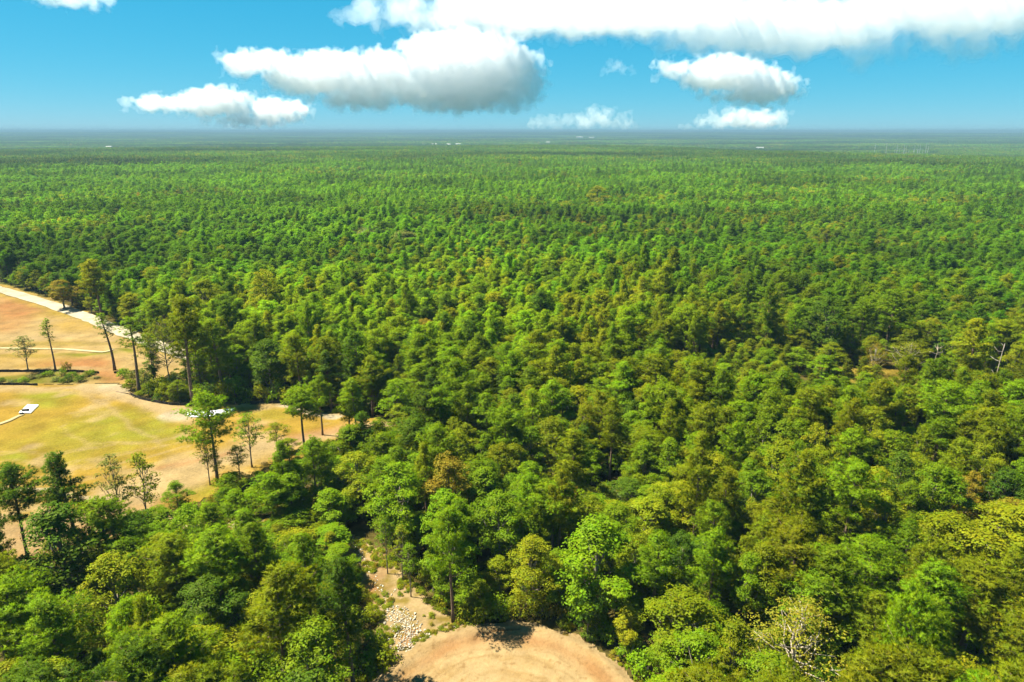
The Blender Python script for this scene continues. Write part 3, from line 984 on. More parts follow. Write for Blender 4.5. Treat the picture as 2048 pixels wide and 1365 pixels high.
for s in range(4):
    a, t = make_shrub(490 + s, 1.3, 1.5 + 0.2 * s)
    SHRUBS.append(Kind('shrub', a, t, BARK_GREY, 1.7, 1.3))

# ------------------------------------------------------------------ tints: the trees' own leaf colours
TINT = {
    'mid-green': (0.112, 0.178, 0.004), 'bright green': (0.130, 0.210, 0.004), 'dark green': (0.060, 0.110, 0.006),
    'olive-green': (0.138, 0.168, 0.004), 'yellow-green': (0.185, 0.205, 0.006), 'golden-brown': (0.185, 0.150, 0.012),
    'pine-green': (0.074, 0.165, 0.005), 'fresh green': (0.100, 0.205, 0.004),
    'yellow': (0.195, 0.185, 0.014), 'grey-brown': (0.155, 0.135, 0.05), 'grey-green': (0.13, 0.15, 0.03),
}
def wob(c, k=0.14):
    s = 1 + random.uniform(-k, k)
    h = random.uniform(-k, k) * 0.6
    return (c[0] * s * (1 + h), c[1] * s, c[2] * s)

TREES = []       # (x, y, z) of every single tree, for spacing
def make_tree(name, kind, base, H, width, tint, label, cat='tree', group=None, rot=None, lean=(0, 0)):
    e = link(name, None, loc=base)
    e.empty_display_size = 0.5
    e.rotation_euler = (lean[0], lean[1], random.uniform(0, 6.283) if rot is None else rot)
    e.scale = (width, width, H / kind.H)
    t = link('trunk', kind.trunk, e)
    c = link('crown', kind.crown, e)
    c['tint'] = [float(q) for q in tint]
    tag(e, label, cat, group)
    TREES.append((base[0], base[1], kind.rad * width))
    return e

def height_for(px, py, top):
    g = 0.0
    for _ in range(6):
        p = at(px, py, g)
        g = float(terrain_h(p.x, p.y))
    z = np.linspace(0.5, 45, 900)
    v = to_px(np.full(900, p.x), np.full(900, p.y), z + g)[1]
    k = np.argmax(v <= top)
    return Vector((p.x, p.y, g)), float(z[k])

def hand(kindlist, i, bx, by, top, width_px, tint, name, label, group=None, rot=None, lean=(0, 0), k=0.06):
    """a tree of the photograph: foot at (bx, by), top at row top, crown about width_px wide"""
    kd = kindlist[i % len(kindlist)]
    p, H = height_for(bx, by, top)
    dep = float(to_px(p.x, p.y, H * 0.7)[2])
    w = width_px * dep / FPX / 2 / kd.rad
    return make_tree(name, kd, (p.x, p.y, p.z), H, w, wob(TINT[tint], k), label, 'tree', group, rot, lean)

# ------------------------------------------------------------------ trees one can point to in the photograph
G_FIELD = 'lone trees around the cleared fields'
hand(THINP, 1, 111, 742, 640, 26, 'mid-green', 'pine_tree', 'thin young pine standing behind the upper silt fence, right of the wispy sapling', G_FIELD)
hand(SLIM, 1, 58, 744, 672, 44, 'grey-green', 'sapling_tree', 'wispy sparse sapling by the upper silt fence, nearest the left edge', G_FIELD)
hand(THINP, 0, 229, 742, 628, 40, 'mid-green', 'pine_tree', 'tall thin pine with bare leaning trunk on the red dirt crossing', G_FIELD, rot=2.9)
hand(THINP, 2, 281, 786, 636, 48, 'mid-green', 'pine_tree', 'tall pine with low drooping sprays just left of the spreading oak', G_FIELD)
hand(OAK, 0, 340, 772, 642, 96, 'olive-green', 'oak_tree', 'broad spreading oak with forked bare limbs at the edge of the upper field', G_FIELD)
hand(PINES, 2, 388, 810, 596, 84, 'olive-green', 'pine_tree', 'very tall pine with long bare trunk right of the spreading oak', G_FIELD)
hand(PINES, 4, 445, 790, 640, 80, 'mid-green', 'pine_tree', 'tall straight pine behind the white plastic sheeting, bare trunk showing', G_FIELD)
hand(BROADP, 0, 437, 968, 787, 124, 'bright green', 'pine_tree', 'large forked pine with flat broad crown in front of the grass field', G_FIELD)
hand(SLIM, 0, 422, 972, 868, 44, 'olive-green', 'sapling_tree', 'crooked thin sapling leaning beside the large forked pine, left side', G_FIELD)
hand(SLIM, 2, 440, 975, 900, 28, 'olive-green', 'sapling_tree', 'small bare-stemmed sapling touching the large forked pine trunk', G_FIELD)
hand(SLIM, 1, 505, 935, 826, 56, 'mid-green', 'sapling_tree', 'sparse leafy sapling right of the large forked pine, dirt showing through', G_FIELD)
hand(SLIM, 0, 482, 962, 890, 44, 'olive-green', 'sapling_tree', 'low leaning sapling between the forked pine and the sparse leafy sapling', G_FIELD)
hand(SLIM, 2, 556, 905, 845, 46, 'olive-green', 'sapling_tree', 'faint thin sapling standing on the reddish dirt bank', G_FIELD)
hand(PINES, 0, 612, 915, 778, 78, 'bright green', 'pine_tree', 'bushy pine left of two at the dirt bank end', G_FIELD)
hand(PINES, 5, 645, 872, 754, 58, 'mid-green', 'pine_tree', 'taller pine behind the bushy pine at the dirt bank', G_FIELD)
hand(HARD, 3, 700, 866, 776, 64, 'mid-green', 'hardwood_tree', 'dark leafy tree at the end of the dirt strip', G_FIELD)
hand(PINES, 3, 868, 842, 736, 62, 'dark green', 'pine_tree', 'dark round-topped pine standing at the tip of the dirt strip', G_FIELD)
hand(HARD, 1, 795, 850, 762, 80, 'bright green', 'hardwood_tree', 'light green leafy tree behind the dirt strip', G_FIELD)

G_LEFT = 'trees in the lower left wood'
hand(PINES, 1, 66, 1150, 936, 120, 'dark green', 'pine_tree', 'dark pine with spreading layered crown against the pale path, far left', G_LEFT)
hand(PINES, 6, 166, 1140, 908, 104, 'dark green', 'pine_tree', 'dark bushy pine rising in front of the grass field, right of the layered pine', G_LEFT)
hand(SLIM, 1, 250, 1092, 906, 54, 'grey-green', 'hardwood_tree', 'see-through slender tree on the sandy slope, left of the tallest slender one', G_LEFT)
hand(SLIM, 2, 303, 1078, 904, 66, 'olive-green', 'hardwood_tree', 'tall slender tree with thin trunk on the sandy slope', G_LEFT)
hand(HARD, 2, 150, 1232, 1010, 190, 'dark green', 'hardwood_tree', 'deep green broad tree with thick dark trunk in the lower left wood', G_LEFT)
hand(PINES, 0, 235, 1210, 1002, 120, 'mid-green', 'pine_tree', 'full pine under the slender trees, right of the deep green broad tree', G_LEFT)
hand(PINES, 3, 445, 1190, 1010, 116, 'mid-green', 'pine_tree', 'pine with open layered crown below the strip of rubble', G_LEFT)
hand(PINES, 2, 452, 1262, 1058, 130, 'bright green', 'pine_tree', 'bright pine with visible dark trunk in the middle of the lower left wood', G_LEFT)
hand(HARD, 5, 255, 1300, 1112, 150, 'yellow-green', 'hardwood_tree', 'yellowish leafy tree in the lower left wood, left of its centre', G_LEFT)
hand(HARD, 0, 345, 1232, 1068, 96, 'yellow-green', 'hardwood_tree', 'narrow yellow-green tree below the see-through slender trees', G_LEFT)
hand(PINES, 4, 628, 1290, 1072, 92, 'mid-green', 'pine_tree', 'tall green pine beside the rubble channel bend', G_LEFT)
hand(PINES, 6, 575, 1395, 1140, 170, 'olive-green', 'pine_tree', 'large olive pine at the bottom of the lower left wood', G_LEFT)
hand(PINES, 1, 70, 1400, 1170, 190, 'bright green', 'pine_tree', 'large bright pine in the bottom left corner', G_LEFT)
hand(HARD, 4, 430, 1420, 1265, 180, 'yellow-green', 'hardwood_tree', 'yellow-green leafy tree at the bottom edge of the lower left wood', G_LEFT)
hand(HARD, 6, 690, 1318, 1168, 62, 'olive-green', 'hardwood_tree', 'leafy tree leaning over the rubble channel, left of the turnaround', G_LEFT)
hand(PINES, 2, 590, 1060, 948, 80, 'mid-green', 'pine_tree', 'mid-green pine behind the strip of rubble, left part', G_LEFT)

G_LOT = 'trees in the wooded lot behind the turnaround'
hand(PINES, 5, 905, 1246, 1018, 106, 'bright green', 'pine_tree', 'lone pine with long bare trunk at the rim of the dirt turnaround', G_LOT)
hand(PINES, 3, 1145, 1052, 862, 118, 'olive-green', 'pine_tree', 'tall pine with dark bare trunk above the hollow in the wooded lot', G_LOT)
hand(HARD, 2, 1190, 1238, 1036, 180, 'bright green', 'hardwood_tree', 'large round leafy tree right above the turnaround rim', G_LOT)
hand(HARD, 5, 1065, 1222, 1075, 110, 'yellow-green', 'hardwood_tree', 'yellow-green leafy tree left of the large round one above the turnaround', G_LOT)
hand(HARD, 0, 800, 1112, 925, 124, 'bright green', 'hardwood_tree', 'tall leafy tree at the bend of the rubble channel, lot side', G_LOT)
hand(HARD, 3, 905, 1090, 912, 110, 'golden-brown', 'hardwood_tree', 'brown-tinged leafy tree in the middle of the wooded lot', G_LOT, k=.03)
hand(HARD, 6, 660, 1068, 980, 80, 'bright green', 'hardwood_tree', 'small leafy tree beside the start of the rubble strip', G_LOT)
hand(HARD, 1, 640, 1000, 880, 90, 'mid-green', 'hardwood_tree', 'leafy tree in the left corner of the wooded lot', G_LOT)
hand(HARD, 4, 1000, 1150, 985, 120, 'mid-green', 'hardwood_tree', 'leafy tree behind the lone turnaround pine', G_LOT)
hand(SLIM, 0, 823, 1196, 1085, 40, 'mid-green', 'hardwood_tree', 'thin trunked tree on the sandy edge, nearest the turnaround', G_LOT)
hand(SLIM, 1, 776, 1148, 1030, 40, 'mid-green', 'hardwood_tree', 'thin trunked tree on the sandy edge, near the channel bend', G_LOT)
hand(SLIM, 2, 806, 1165, 1050, 44, 'olive-green', 'hardwood_tree', 'thin trunked tree on the sandy edge, middle one of three', G_LOT)
hand(PINES, 6, 1305, 872, 718, 110, 'olive-green', 'pine_tree', 'tall pine with long bare trunk beyond the lot, right of centre', G_LOT)

G_RIGHT = 'trees in the right-hand wood'
hand(BROADP, 0, 1715, 1235, 1078, 170, 'bright green', 'pine_tree', 'bright green broad pine with puffy crown in the right-hand wood', G_RIGHT)
hand(WISPY, 0, 1580, 1400, 1212, 220, 'yellow', 'hardwood_tree', 'pale yellowish wispy tree with white bare branches near the bottom', G_RIGHT, k=.02)
hand(HARD, 3, 1350, 1340, 1185, 180, 'olive-green', 'hardwood_tree', 'broad leafy tree right beside the turnaround edge', G_RIGHT)
hand(PINES, 2, 1918, 1320, 1120, 170, 'olive-green', 'pine_tree', 'olive pine with pale trunk near the lower right corner', G_RIGHT)
hand(HARD, 1, 1890, 1480, 1322, 160, 'yellow-green', 'hardwood_tree', 'round yellow-green crown cut by the bottom edge, lower right', G_RIGHT)
hand(HARD, 6, 2020, 1230, 1000, 190, 'yellow-green', 'hardwood_tree', 'big yellow-green crown at the right edge', G_RIGHT)
hand(HARD, 5, 1870, 1180, 1030, 170, 'olive-green', 'hardwood_tree', 'big olive leafy crown left of the one at the right edge', G_RIGHT)
hand(PINES, 1, 1862, 955, 770, 130, 'bright green', 'pine_tree', 'tall pine with thick dark trunk over sandy ground at right', G_RIGHT)
hand(PINES, 0, 1634, 918, 818, 78, 'bright green', 'pine_tree', 'pale green layered pine standing alone above the right-hand wood', G_RIGHT)
hand(PINES, 4, 1925, 820, 640, 84, 'yellow-green', 'pine_tree', 'tall half-dead pine with pale trunk by the dry glade', G_RIGHT)
hand(WISPY, 1, 1745, 752, 686, 50, 'golden-brown', 'hardwood_tree', 'brownish thin-leaved tree behind the dry glade', G_RIGHT, k=.03)
hand(HARD, 0, 1655, 748, 684, 56, 'olive-green', 'hardwood_tree', 'small olive round tree left of the dry glade', G_RIGHT, k=.03)
hand(WISPY, 0, 1810, 752, 684, 80, 'yellow-green', 'hardwood_tree', 'loose pale tree in the middle of the dry glade back', G_RIGHT)
hand(PINES, 6, 1770, 722, 585, 90, 'mid-green', 'pine_tree', 'pine with bare black trunk behind the dry glade', G_RIGHT)

G_MID = 'odd-coloured trees in the middle forest'
for (bx, by, tp, wd, ki, tn, lb) in (
        (1540, 605, 552, 62, BARE, 'grey-brown', 'leafless grey tree in the middle forest, right side'),
        (1385, 600, 556, 40, BARE, 'grey-brown', 'small leafless grey tree left of the yellow one in the middle forest'),
        (1440, 604, 560, 52, HARD, 'yellow', 'yellowing tree between the two leafless grey trees'),
        (985, 712, 655, 70, BARE, 'grey-brown', 'bare branchy grey tree in the middle of the forest'),
        (855, 720, 640, 76, HARD, 'golden-brown', 'rust-tinged round tree in the middle forest, left of the bare branchy one'),
        (300, 552, 520, 40, BARE, 'grey-brown', 'grey leafless crown behind the left forest edge'),
        (815, 520, 462, 80, HARD, 'grey-green', 'pale grey-green rounded crown in the middle forest'),
        (730, 505, 455, 60, BARE, 'grey-brown', 'pale bare crown left of the grey-green rounded crown'),
        (770, 500, 442, 56, HARD, 'dark green', 'dark round crown between the two pale crowns'),
        (1195, 425, 372, 52, HARD, 'yellow-green', 'bright yellow-green crown standing out in the far middle forest'),
        (1360, 540, 496, 34, HARD, 'yellow', 'small golden crown in the forest, right of centre'),
        (130, 620, 560, 62, HARD, 'golden-brown', 'orange-tinged leafy tree at the left forest edge beside the gravel road'),
        (205, 645, 520, 54, PINES, 'yellow-green', 'yellow-green pine at the left forest edge beside the gravel road'),
        (545, 795, 680, 90, HARD, 'dark green', 'dark leafy tree in the deep shade right of the plastic sheeting'),
        (480, 776, 690, 70, HARD, 'bright green', 'bright leafy tree at the wood edge behind the plastic sheeting'),
        (1645, 720, 590, 90, HARD, 'dark green', 'dark tree above the deep shadow left of the dry glade'),
        (540, 700, 545, 95, HARD, 'yellow-green', 'broad yellow-green crown left of centre in the middle forest'),
        (420, 680, 560, 90, HARD, 'olive-green', 'olive rounded crown at the wood edge above the spreading oak')):
    hand(ki, int(bx) % 7, bx, by, tp, wd, tn, 'pine_tree' if ki is PINES else 'hardwood_tree', lb, G_MID, k=.03)

# dead snags
def snag(bx, by, top, seed, label, limbs, r0=0.22, wander=0.6, lean=(0, 0)):
    p, H = height_for(bx, by, top)
    e = link('dead_tree', None, loc=(p.x, p.y, p.z))
    e.rotation_euler = (lean[0], lean[1], 0)
    tk = make_snag(seed, H, limbs, r0, wander)
    tk.obj('trunk', BARK_DEAD, e, True)
    tag(e, label, 'dead tree', 'dead snags')
    TREES.append((p.x, p.y, 1.2))
snag(1978, 806, 690, 1, 'bare pale snag leaning right by the dry glade, middle of three', 4, .22, .4, (0, .06))
snag(2022, 796, 706, 2, 'crooked white snag with upturned arms, rightmost by the dry glade', 8, .26, 1.1)
snag(1950, 800, 752, 3, 'low broken snag with slanting white branch by the dry glade', 6, .14, .8, (0, -.2))
snag(1866, 740, 695, 4, 'small forked pale snag left of the tall half-dead pine', 9, .13, .5)
snag(1448, 690, 655, 5, 'thin dead spike poking out of the middle forest', 3, .12, .3)
snag(1588, 1420, 1290, 6, 'tangle of curled white dead branches under the wispy yellow tree', 9, .16, 1.4)

# ------------------------------------------------------------------ the rest of the forest
SC = {'pine': PINES, 'young': YOUNG, 'hard': HARD, 'slim': SLIM, 'thin': THINP}

def grid_points(rmin, rmax, cell, half, seed, jt=.42):
    rng = np.random.default_rng(seed)
    ymax = rmax
    xs = np.arange(-rmax, rmax, cell); ys = np.arange(-20, ymax, cell)
    X, Y = np.meshgrid(xs, ys)
    X = X + (np.arange(len(ys)) % 2)[:, None] * cell * 0.5
    x = X.ravel() + rng.uniform(-jt, jt, X.size) * cell
    y = Y.ravel() + rng.uniform(-jt, jt, X.size) * cell
    r = np.hypot(x, y); a = np.abs(np.arctan2(x, y))
    k = (r >= rmin) & (r < rmax) & (a < half)
    return x[k], y[k], rng

def stand_params(x, y, rng):
    """kind, height, width, tint of a tree from where it grows"""
    px, py, _ = to_px(x, y, 0.0)
    r = np.hypot(x, y)
    n = len(x)
    big = fbm(x / 160, y / 110, oct=3, seed=200)
    big2 = fbm(x / 70, y / 60, oct=3, seed=201)
    u = rng.uniform(0, 1, n)
    p_hard = np.clip(0.40 + 3.6 * (big - 0.52) + 1.2 * (big2 - .5), 0.06, 0.9)
    lot = in_poly(px, py, [(600, 900), (880, 850), (1420, 905), (1240, 1300), (880, 1260), (700, 1080)])
    p_hard = np.where(lot, 0.78, p_hard)
    p_hard = np.where((r > 330) & (r < 2000), p_hard * 0.7, p_hard)
    young = in_poly(px, py, [(1330, 770), (1480, 720), (1600, 742), (1900, 800), (1960, 850), (1750, 860), (1600, 885), (1400, 870)])
    plant = (r > 300) & (big2 > 0.47) & (u > .74)
    kind = np.where(u < p_hard, 'hard', 'pine')
    kind = np.where(plant & (kind == 'pine'), 'young', kind)
    kind = np.where(young, np.where(u < 0.12, 'hard', 'young'), kind)
    v = rng.uniform(0, 1, n)
    H = np.where(kind == 'pine', np.where(r > 300, rng.uniform(12.5, 17.5, n), rng.uniform(13.5, 20.5, n)), np.where(kind == 'young', rng.uniform(12, 15, n), rng.uniform(9.5, 16, n)))
    H = np.where(young, rng.uniform(6.5, 9.5, n), H)
    H = H * np.where(r > 280, 0.68 + 0.62 * fbm(x / 55, y / 45, oct=3, seed=203), 0.84 + 0.36 * big2)
    emerg = (rng.uniform(0, 1, n) < .05) & (kind != 'hard')
    H = np.where(emerg, H * 1.28, H)
    # lower trees right behind open ground's near side, so the openings show as they do from the air
    W = np.where(kind == 'pine', rng.uniform(0.95, 1.3, n), np.where(kind == 'young', rng.uniform(1.1, 1.5, n), rng.uniform(0.9, 1.35, n)))
    W = W * np.exp(rng.normal(0, .16, n))
    W = np.where(young & (kind == 'young'), rng.uniform(0.8, 1.0, n), W)
    tn = np.empty(n, object)
    tn[:] = 'mid-green'
    isp = kind != 'hard'
    tn[isp & (v < .22)] = 'bright green'; tn[isp & (v > .72)] = 'olive-green'; tn[isp & (v > .88)] = 'dark green'
    tn[~isp & (v < .30)] = 'olive-green'; tn[~isp & (v > .55)] = 'bright green'; tn[~isp & (v > .72)] = 'yellow-green'; tn[~isp & (v > .90)] = 'dark green'
    tn[~isp & (v > .983)] = 'golden-brown'; tn[~isp & (v > .994)] = 'grey-brown'
    tn[young & isp] = 'bright green'
    tn[(kind == 'young') & (v < .6)] = 'bright green'
    warm = (px > 1100) & (r < 260) & (v > 0.5) & isp
    tn[warm] = 'olive-green'
    deep = (r > 230) & isp & (rng.uniform(0, 1, n) < smooth(230, 420, r))
    tn[deep & (v < .55)] = 'pine-green'; tn[deep & (v >= .55) & (v < .9)] = 'fresh green'
    return kind, H, W, tn, px, py

x, y, rng = grid_points(46, 560, 5.3, R(44), 21, .68)
ok = ~cleared(x, y)
# thinned where the photograph shows dark hollows between the crowns
HOLES = [[(1060, 1000), (1240, 960), (1260, 1030), (1090, 1060)], [(1560, 748), (1640, 735), (1640, 770), (1570, 775)], [(540, 800), (600, 770), (600, 808), (560, 812)],
         [(940, 930), (1010, 915), (1030, 950), (950, 965)], [(1500, 1080), (1580, 1070), (1580, 1110), (1500, 1120)]]
bpx, bqy, _ = to_px(x, y, 0.0)
for h_ in HOLES:
    ok &= ~in_poly(bpx, bqy, h_)
T = np.array(TREES)
for (tx, ty, tr) in T:
    ok &= np.hypot(x - tx, y - ty) > max(3.2, tr * 1.05)
# keep the sight lines on to the fields, the corridor and the trees named above open
keep_open = [[(380, 980), (520, 925), (570, 955), (510, 1025), (390, 1040)], [(255, 772), (330, 770), (420, 805), (270, 800)], [(0, 1178), (120, 1100), (240, 1082), (330, 1076), (330, 1110), (200, 1130), (0, 1230)],
             [(440, 1000), (560, 935), (740, 872), (890, 858), (890, 868), (760, 892), (620, 938), (520, 990)], [(200, 1076), (340, 1060), (420, 1045), (420, 1100), (200, 1130)],
             [(690, 1132), (722, 1190), (766, 1292), (730, 1310), (680, 1230), (650, 1140)], [(370, 785), (610, 785), (610, 812), (370, 814)]]
for h_ in keep_open:
    ok &= ~(in_poly(bpx, bqy, h_) & (rng.uniform(0, 1, len(x)) < .75))
ok &= ~((fbm(x / 14, y / 12, oct=2, seed=204) > .72) & (np.hypot(x, y) > 240))
x, y = x[ok], y[ok]
kind, H, W, tn, bpx, bqy = stand_params(x, y, rng)
z = terrain_h(x, y)
dist = np.hypot(x, y)
# lower growth where a tall tree would hide open ground behind it
LOWGROW = [([(200, 1120), (330, 1076), (500, 1075), (500, 1130), (250, 1190)], 11.0),
           ([(325, 1072), (646, 1092), (690, 1132), (766, 1292), (690, 1340), (560, 1180), (325, 1130)], 6.0),
           ([(420, 1005), (560, 935), (740, 872), (890, 856), (905, 892), (760, 945), (600, 1000), (480, 1030)], 4.5),
           ([(1560, 760), (1900, 806), (2100, 806), (2100, 850), (1900, 850), (1560, 800)], 4.5)]
for (poly, h) in LOWGROW:
    m = in_poly(bpx, bqy, poly)
    H = np.where(m, np.minimum(H, h * rng.uniform(.8, 1.15, len(H))), H)
tpx, tpy, _ = to_px(x, y, z + H * 0.9)
seen = (tpx > -30) & (tpx < 2078) & (tpy > 200) & (tpy < 1400)

def zone_of(px, py):
    if in_poly(np.array([px]), np.array([py]), [(600, 900), (880, 850), (1420, 905), (1240, 1300), (880, 1260), (700, 1080)])[0]: return 'in the lot behind the turnaround'
    if px < 760 and py > 1000: return 'left of the turnaround'
    if px < 460 and py < 850: return 'beyond the left fields'
    if py > 900: return 'right of the turnaround'
    if px < 1024: return 'left of centre behind the lot'
    return 'right of centre behind the lot'

ORD = ['first', 'second', 'third', 'fourth', 'fifth', 'sixth', 'seventh', 'eighth', 'ninth', 'tenth', 'eleventh', 'twelfth', 'thirteenth', 'fourteenth', 'fifteenth',
       'sixteenth', 'seventeenth', 'eighteenth', 'nineteenth', 'twentieth', 'twenty-first', 'twenty-second', 'twenty-third', 'twenty-fourth', 'twenty-fifth', 'twenty-sixth',
       'twenty-seventh', 'twenty-eighth', 'twenty-ninth', 'thirtieth']
for tens in ('thirty', 'forty', 'fifty', 'sixty'):
    ORD += [tens + '-' + q for q in ORD[:9]] + [{'thirty': 'fortieth', 'forty': 'fiftieth', 'fifty': 'sixtieth', 'sixty': 'seventieth'}[tens]]
single = np.zeros(len(x), bool)
hand_p = sum(1 for o in bpy.data.objects if o.name.startswith('pine_tree'))
hand_h = sum(1 for o in bpy.data.objects if o.name.startswith('hardwood_tree'))
order = np.argsort(dist)
budget = {'pine': 298 - hand_p, 'hard': 298 - hand_h}
for i in order:
    k = 'hard' if kind[i] == 'hard' else 'pine'
    if seen[i] and budget[k] > 0:
        single[i] = True
        budget[k] -= 1
ids = [i for i in order if single[i]]
zones = {}
for i in ids:
    zones.setdefault(zone_of(bpx[i], bqy[i]), []).append(i)
GNAME = {'pine': 'pines of the near forest', 'hard': 'hardwoods of the near forest'}
for zn, lst in zones.items():
    y0 = min(y[i] for i in lst)
    rows = {}
    for i in lst:
        rows.setdefault(int((y[i] - y0) / 9.0), []).append(i)
    for ri, (rk, row) in enumerate(sorted(rows.items())):
        row.sort(key=lambda i: x[i] / y[i])
        for ci, i in enumerate(row):
            isH = kind[i] == 'hard'
            kd = SC[kind[i]][i % len(SC[kind[i]])]
            what = 'leafy tree' if isH else ('young pine' if kind[i] == 'young' else 'pine')
            lab = '%s %s %s, %s row back, %s from left' % (tn[i], what, zn, ORD[ri % 70], ORD[ci % 70])
            make_tree('hardwood_tree' if isH else 'pine_tree', kd, (x[i], y[i], z[i]), H[i], W[i], wob(TINT[tn[i]]), lab, 'tree', GNAME['hard' if isH else 'pine'])

# ---- the mass of the forest: instanced on points
def source_collection(name, meshes):
    c = bpy.data.collections.new(name)
    for i, m in enumerate(meshes):
        o = bpy.data.objects.new('%s_%02d' % (name, i), m)
        c.objects.link(o)
    return c

def mass(name, label, coll, P, idx, rot, scl, tint, cat):
    me = bpy.data.meshes.new(name)
    me.vertices.add(len(P)); me.vertices.foreach_set('co', np.asarray(P, np.float32).ravel())
    a = me.attributes.new('idx', 'INT', 'POINT'); a.data.foreach_set('value', np.asarray(idx, np.int32))
    a = me.attributes.new('rot', 'FLOAT_VECTOR', 'POINT')
    rv = np.zeros((len(P), 3), np.float32); rv[:, 2] = rot; a.data.foreach_set('vector', rv.ravel())
    a = me.attributes.new('scl', 'FLOAT_VECTOR', 'POINT'); a.data.foreach_set('vector', np.asarray(scl, np.float32).ravel())
    a = me.attributes.new('tint', 'FLOAT_COLOR', 'POINT')
    c4 = np.ones((len(P), 4), np.float32); c4[:, :3] = tint; a.data.foreach_set('color', c4.ravel())
    me.update()
    o = link(name, me)
    ng = bpy.data.node_groups.new(name, 'GeometryNodeTree')
    ng.interface.new_socket('Geometry', in_out='INPUT', socket_type='NodeSocketGeometry')
    ng.interface.new_socket('Geometry', in_out='OUTPUT', socket_type='NodeSocketGeometry')
    N, L = ng.nodes, ng.links.new
    gi, go = N.new('NodeGroupInput'), N.new('NodeGroupOutput')
    ci = N.new('GeometryNodeCollectionInfo'); ci.inputs['Collection'].default_value = coll
    ci.inputs['Separate Children'].default_value = True; ci.inputs['Reset Children'].default_value = True
    ip = N.new('GeometryNodeInstanceOnPoints'); ip.inputs['Pick Instance'].default_value = True
    def attr(nm, ty):
        q = N.new('GeometryNodeInputNamedAttribute'); q.data_type = ty; q.inputs['Name'].default_value = nm
        return q.outputs['Attribute']
    L(gi.outputs[0], ip.inputs['Points']); L(ci.outputs[0], ip.inputs['Instance'])
    L(attr('idx', 'INT'), ip.inputs['Instance Index'])
    e2r = N.new('FunctionNodeEulerToRotation')
    L(attr('rot', 'FLOAT_VECTOR'), e2r.inputs[0]); L(e2r.outputs[0], ip.inputs['Rotation'])
    L(attr('scl', 'FLOAT_VECTOR'), ip.inputs['Scale'])
    L(ip.outputs[0], go.inputs[0])
    md = o.modifiers.new('mass', 'NODES'); md.node_group = ng
    tag(o, label, cat, None, 'stuff')
    return o

def tints(tn, P=None):
    base = np.array([TINT[t] for t in tn])
    if P is not None:
        base = base * np.clip(1.02 + 1.7 * (fbm(P[:, 0] / 110, P[:, 1] / 60, oct=3, seed=206) - .5), .62, 1.35)[:, None]
    s = 1 + RNG.uniform(-.16, .16, len(tn)); h = RNG.uniform(-.12, .12, len(tn))
    base = base * s[:, None]
    base[:, 0] *= 1 + h
    return base

# nearest trees of the mass use the full shapes
allk = PINES + YOUNG + HARD
near_coll = source_collection('wood_full', [k.join() for k in allk])
off = {'pine': 0, 'young': len(PINES), 'hard': len(PINES) + len(YOUNG)}
m = ~single
ii = np.where(m)[0]
idx = np.array([off[kind[i]] + i % len(SC[kind[i]]) for i in ii])
hh = np.array([H[i] / SC[kind[i]][0].H for i in ii])
scl = np.stack([W[ii], W[ii], hh], 1)
P1 = np.stack([x[ii], y[ii], z[ii]], 1)
mass('forest', 'dense green forest of pines and hardwoods behind the near trees', near_coll, P1, idx, RNG.uniform(0, 6.28, len(ii)), scl, tints(tn[ii], P1), 'forest')

xm, ym, rngm = grid_points(70, 560, 5.0, R(43), 31, .6)
k_ = ~cleared(xm, ym)
for (tx, ty, tr) in T:
    k_ &= np.hypot(xm - tx, ym - ty) > 2.6
mpx, mpy, _ = to_px(xm, ym, 0.0)
for h_ in HOLES + keep_open + [LOWGROW[0][0], LOWGROW[2][0], LOWGROW[3][0]]:
    k_ &= ~in_poly(mpx, mpy, h_)
xm, ym = xm[k_], ym[k_]
hm = rngm.uniform(5.5, 9.5, len(xm)); wm = rngm.uniform(.55, .95, len(xm))
im = off['hard'] + rngm.integers(0, len(HARD), len(xm))
tm_ = rngm.choice(['mid-green', 'olive-green', 'bright green', 'yellow-green', 'dark green'], len(xm), p=[.3, .25, .25, .1, .1])
mass('understory', 'low leafy saplings filling the gaps under the forest canopy', near_coll, np.stack([xm, ym, terrain_h(xm, ym)], 1), im, rngm.uniform(0, 6.28, len(xm)),
     np.stack([wm, wm, hm / 15.0], 1), tints(tm_), 'understory')

# light versions of the same trees for the middle distance
def light_pine(seed, H, RAD, base, cone):
    a, t = make_pine(seed, H, RAD, base, 16 if not cone else 18, cone=cone, tufts=5, blades=3, clump=0.95, sparse=0.8, nl=0.75, nw=0.38)
    return a, t
def light_kind(arr, tk, bark, nm):
    v, f, n, c = arr
    tm = MB(); tm.tube([(0, 0, 0), (0, 0, 9.0)], [0.22, 0.1], 4)
    tv = np.array(tm.v); tf = tri(tm.f)
    tn_ = tv * np.array([1, 1, 0]); tn_ = unit(tn_ + 1e-6)
    return (np.concatenate([v, tv]), np.concatenate([f, tf + len(v)]), np.concatenate([n, tn_]), np.concatenate([c, np.ones((len(tv), 3))]), np.concatenate([np.zeros(len(f)), np.ones(len(tf))]))
LIGHT = []
for s in range(4):
    a, t = light_pine(800 + s, 18.0, 3.4, 0.45, False); LIGHT.append((light_kind(a, t, BARK_PINE, 'p'), BARK_PINE, 'pine'))
for s in range(4):
    a, t = light_pine(820 + s, 14.0, 3.0, 0.22, True); LIGHT.append((light_kind(a, t, BARK_PINE, 'y'), BARK_PINE, 'young'))
for s in range(4):
    a, t = make_hardwood(840 + s, 14.0, 3.9, 0.2, lobes=12, clumps=9, leaves=6, size=0.75, crad=0.8); LIGHT.append((light_kind(a, t, BARK_GREY, 'h'), BARK_GREY, 'hard'))
light_meshes = [new_mesh('light_tree', q[0], q[1], [FOL_INS, bk], q[4], q[2], {'sprig': q[3]}) for (q, bk, _) in LIGHT]
light_coll = source_collection('wood_light', light_meshes)
LOFF = {'pine': 0, 'young': 4, 'hard': 8}
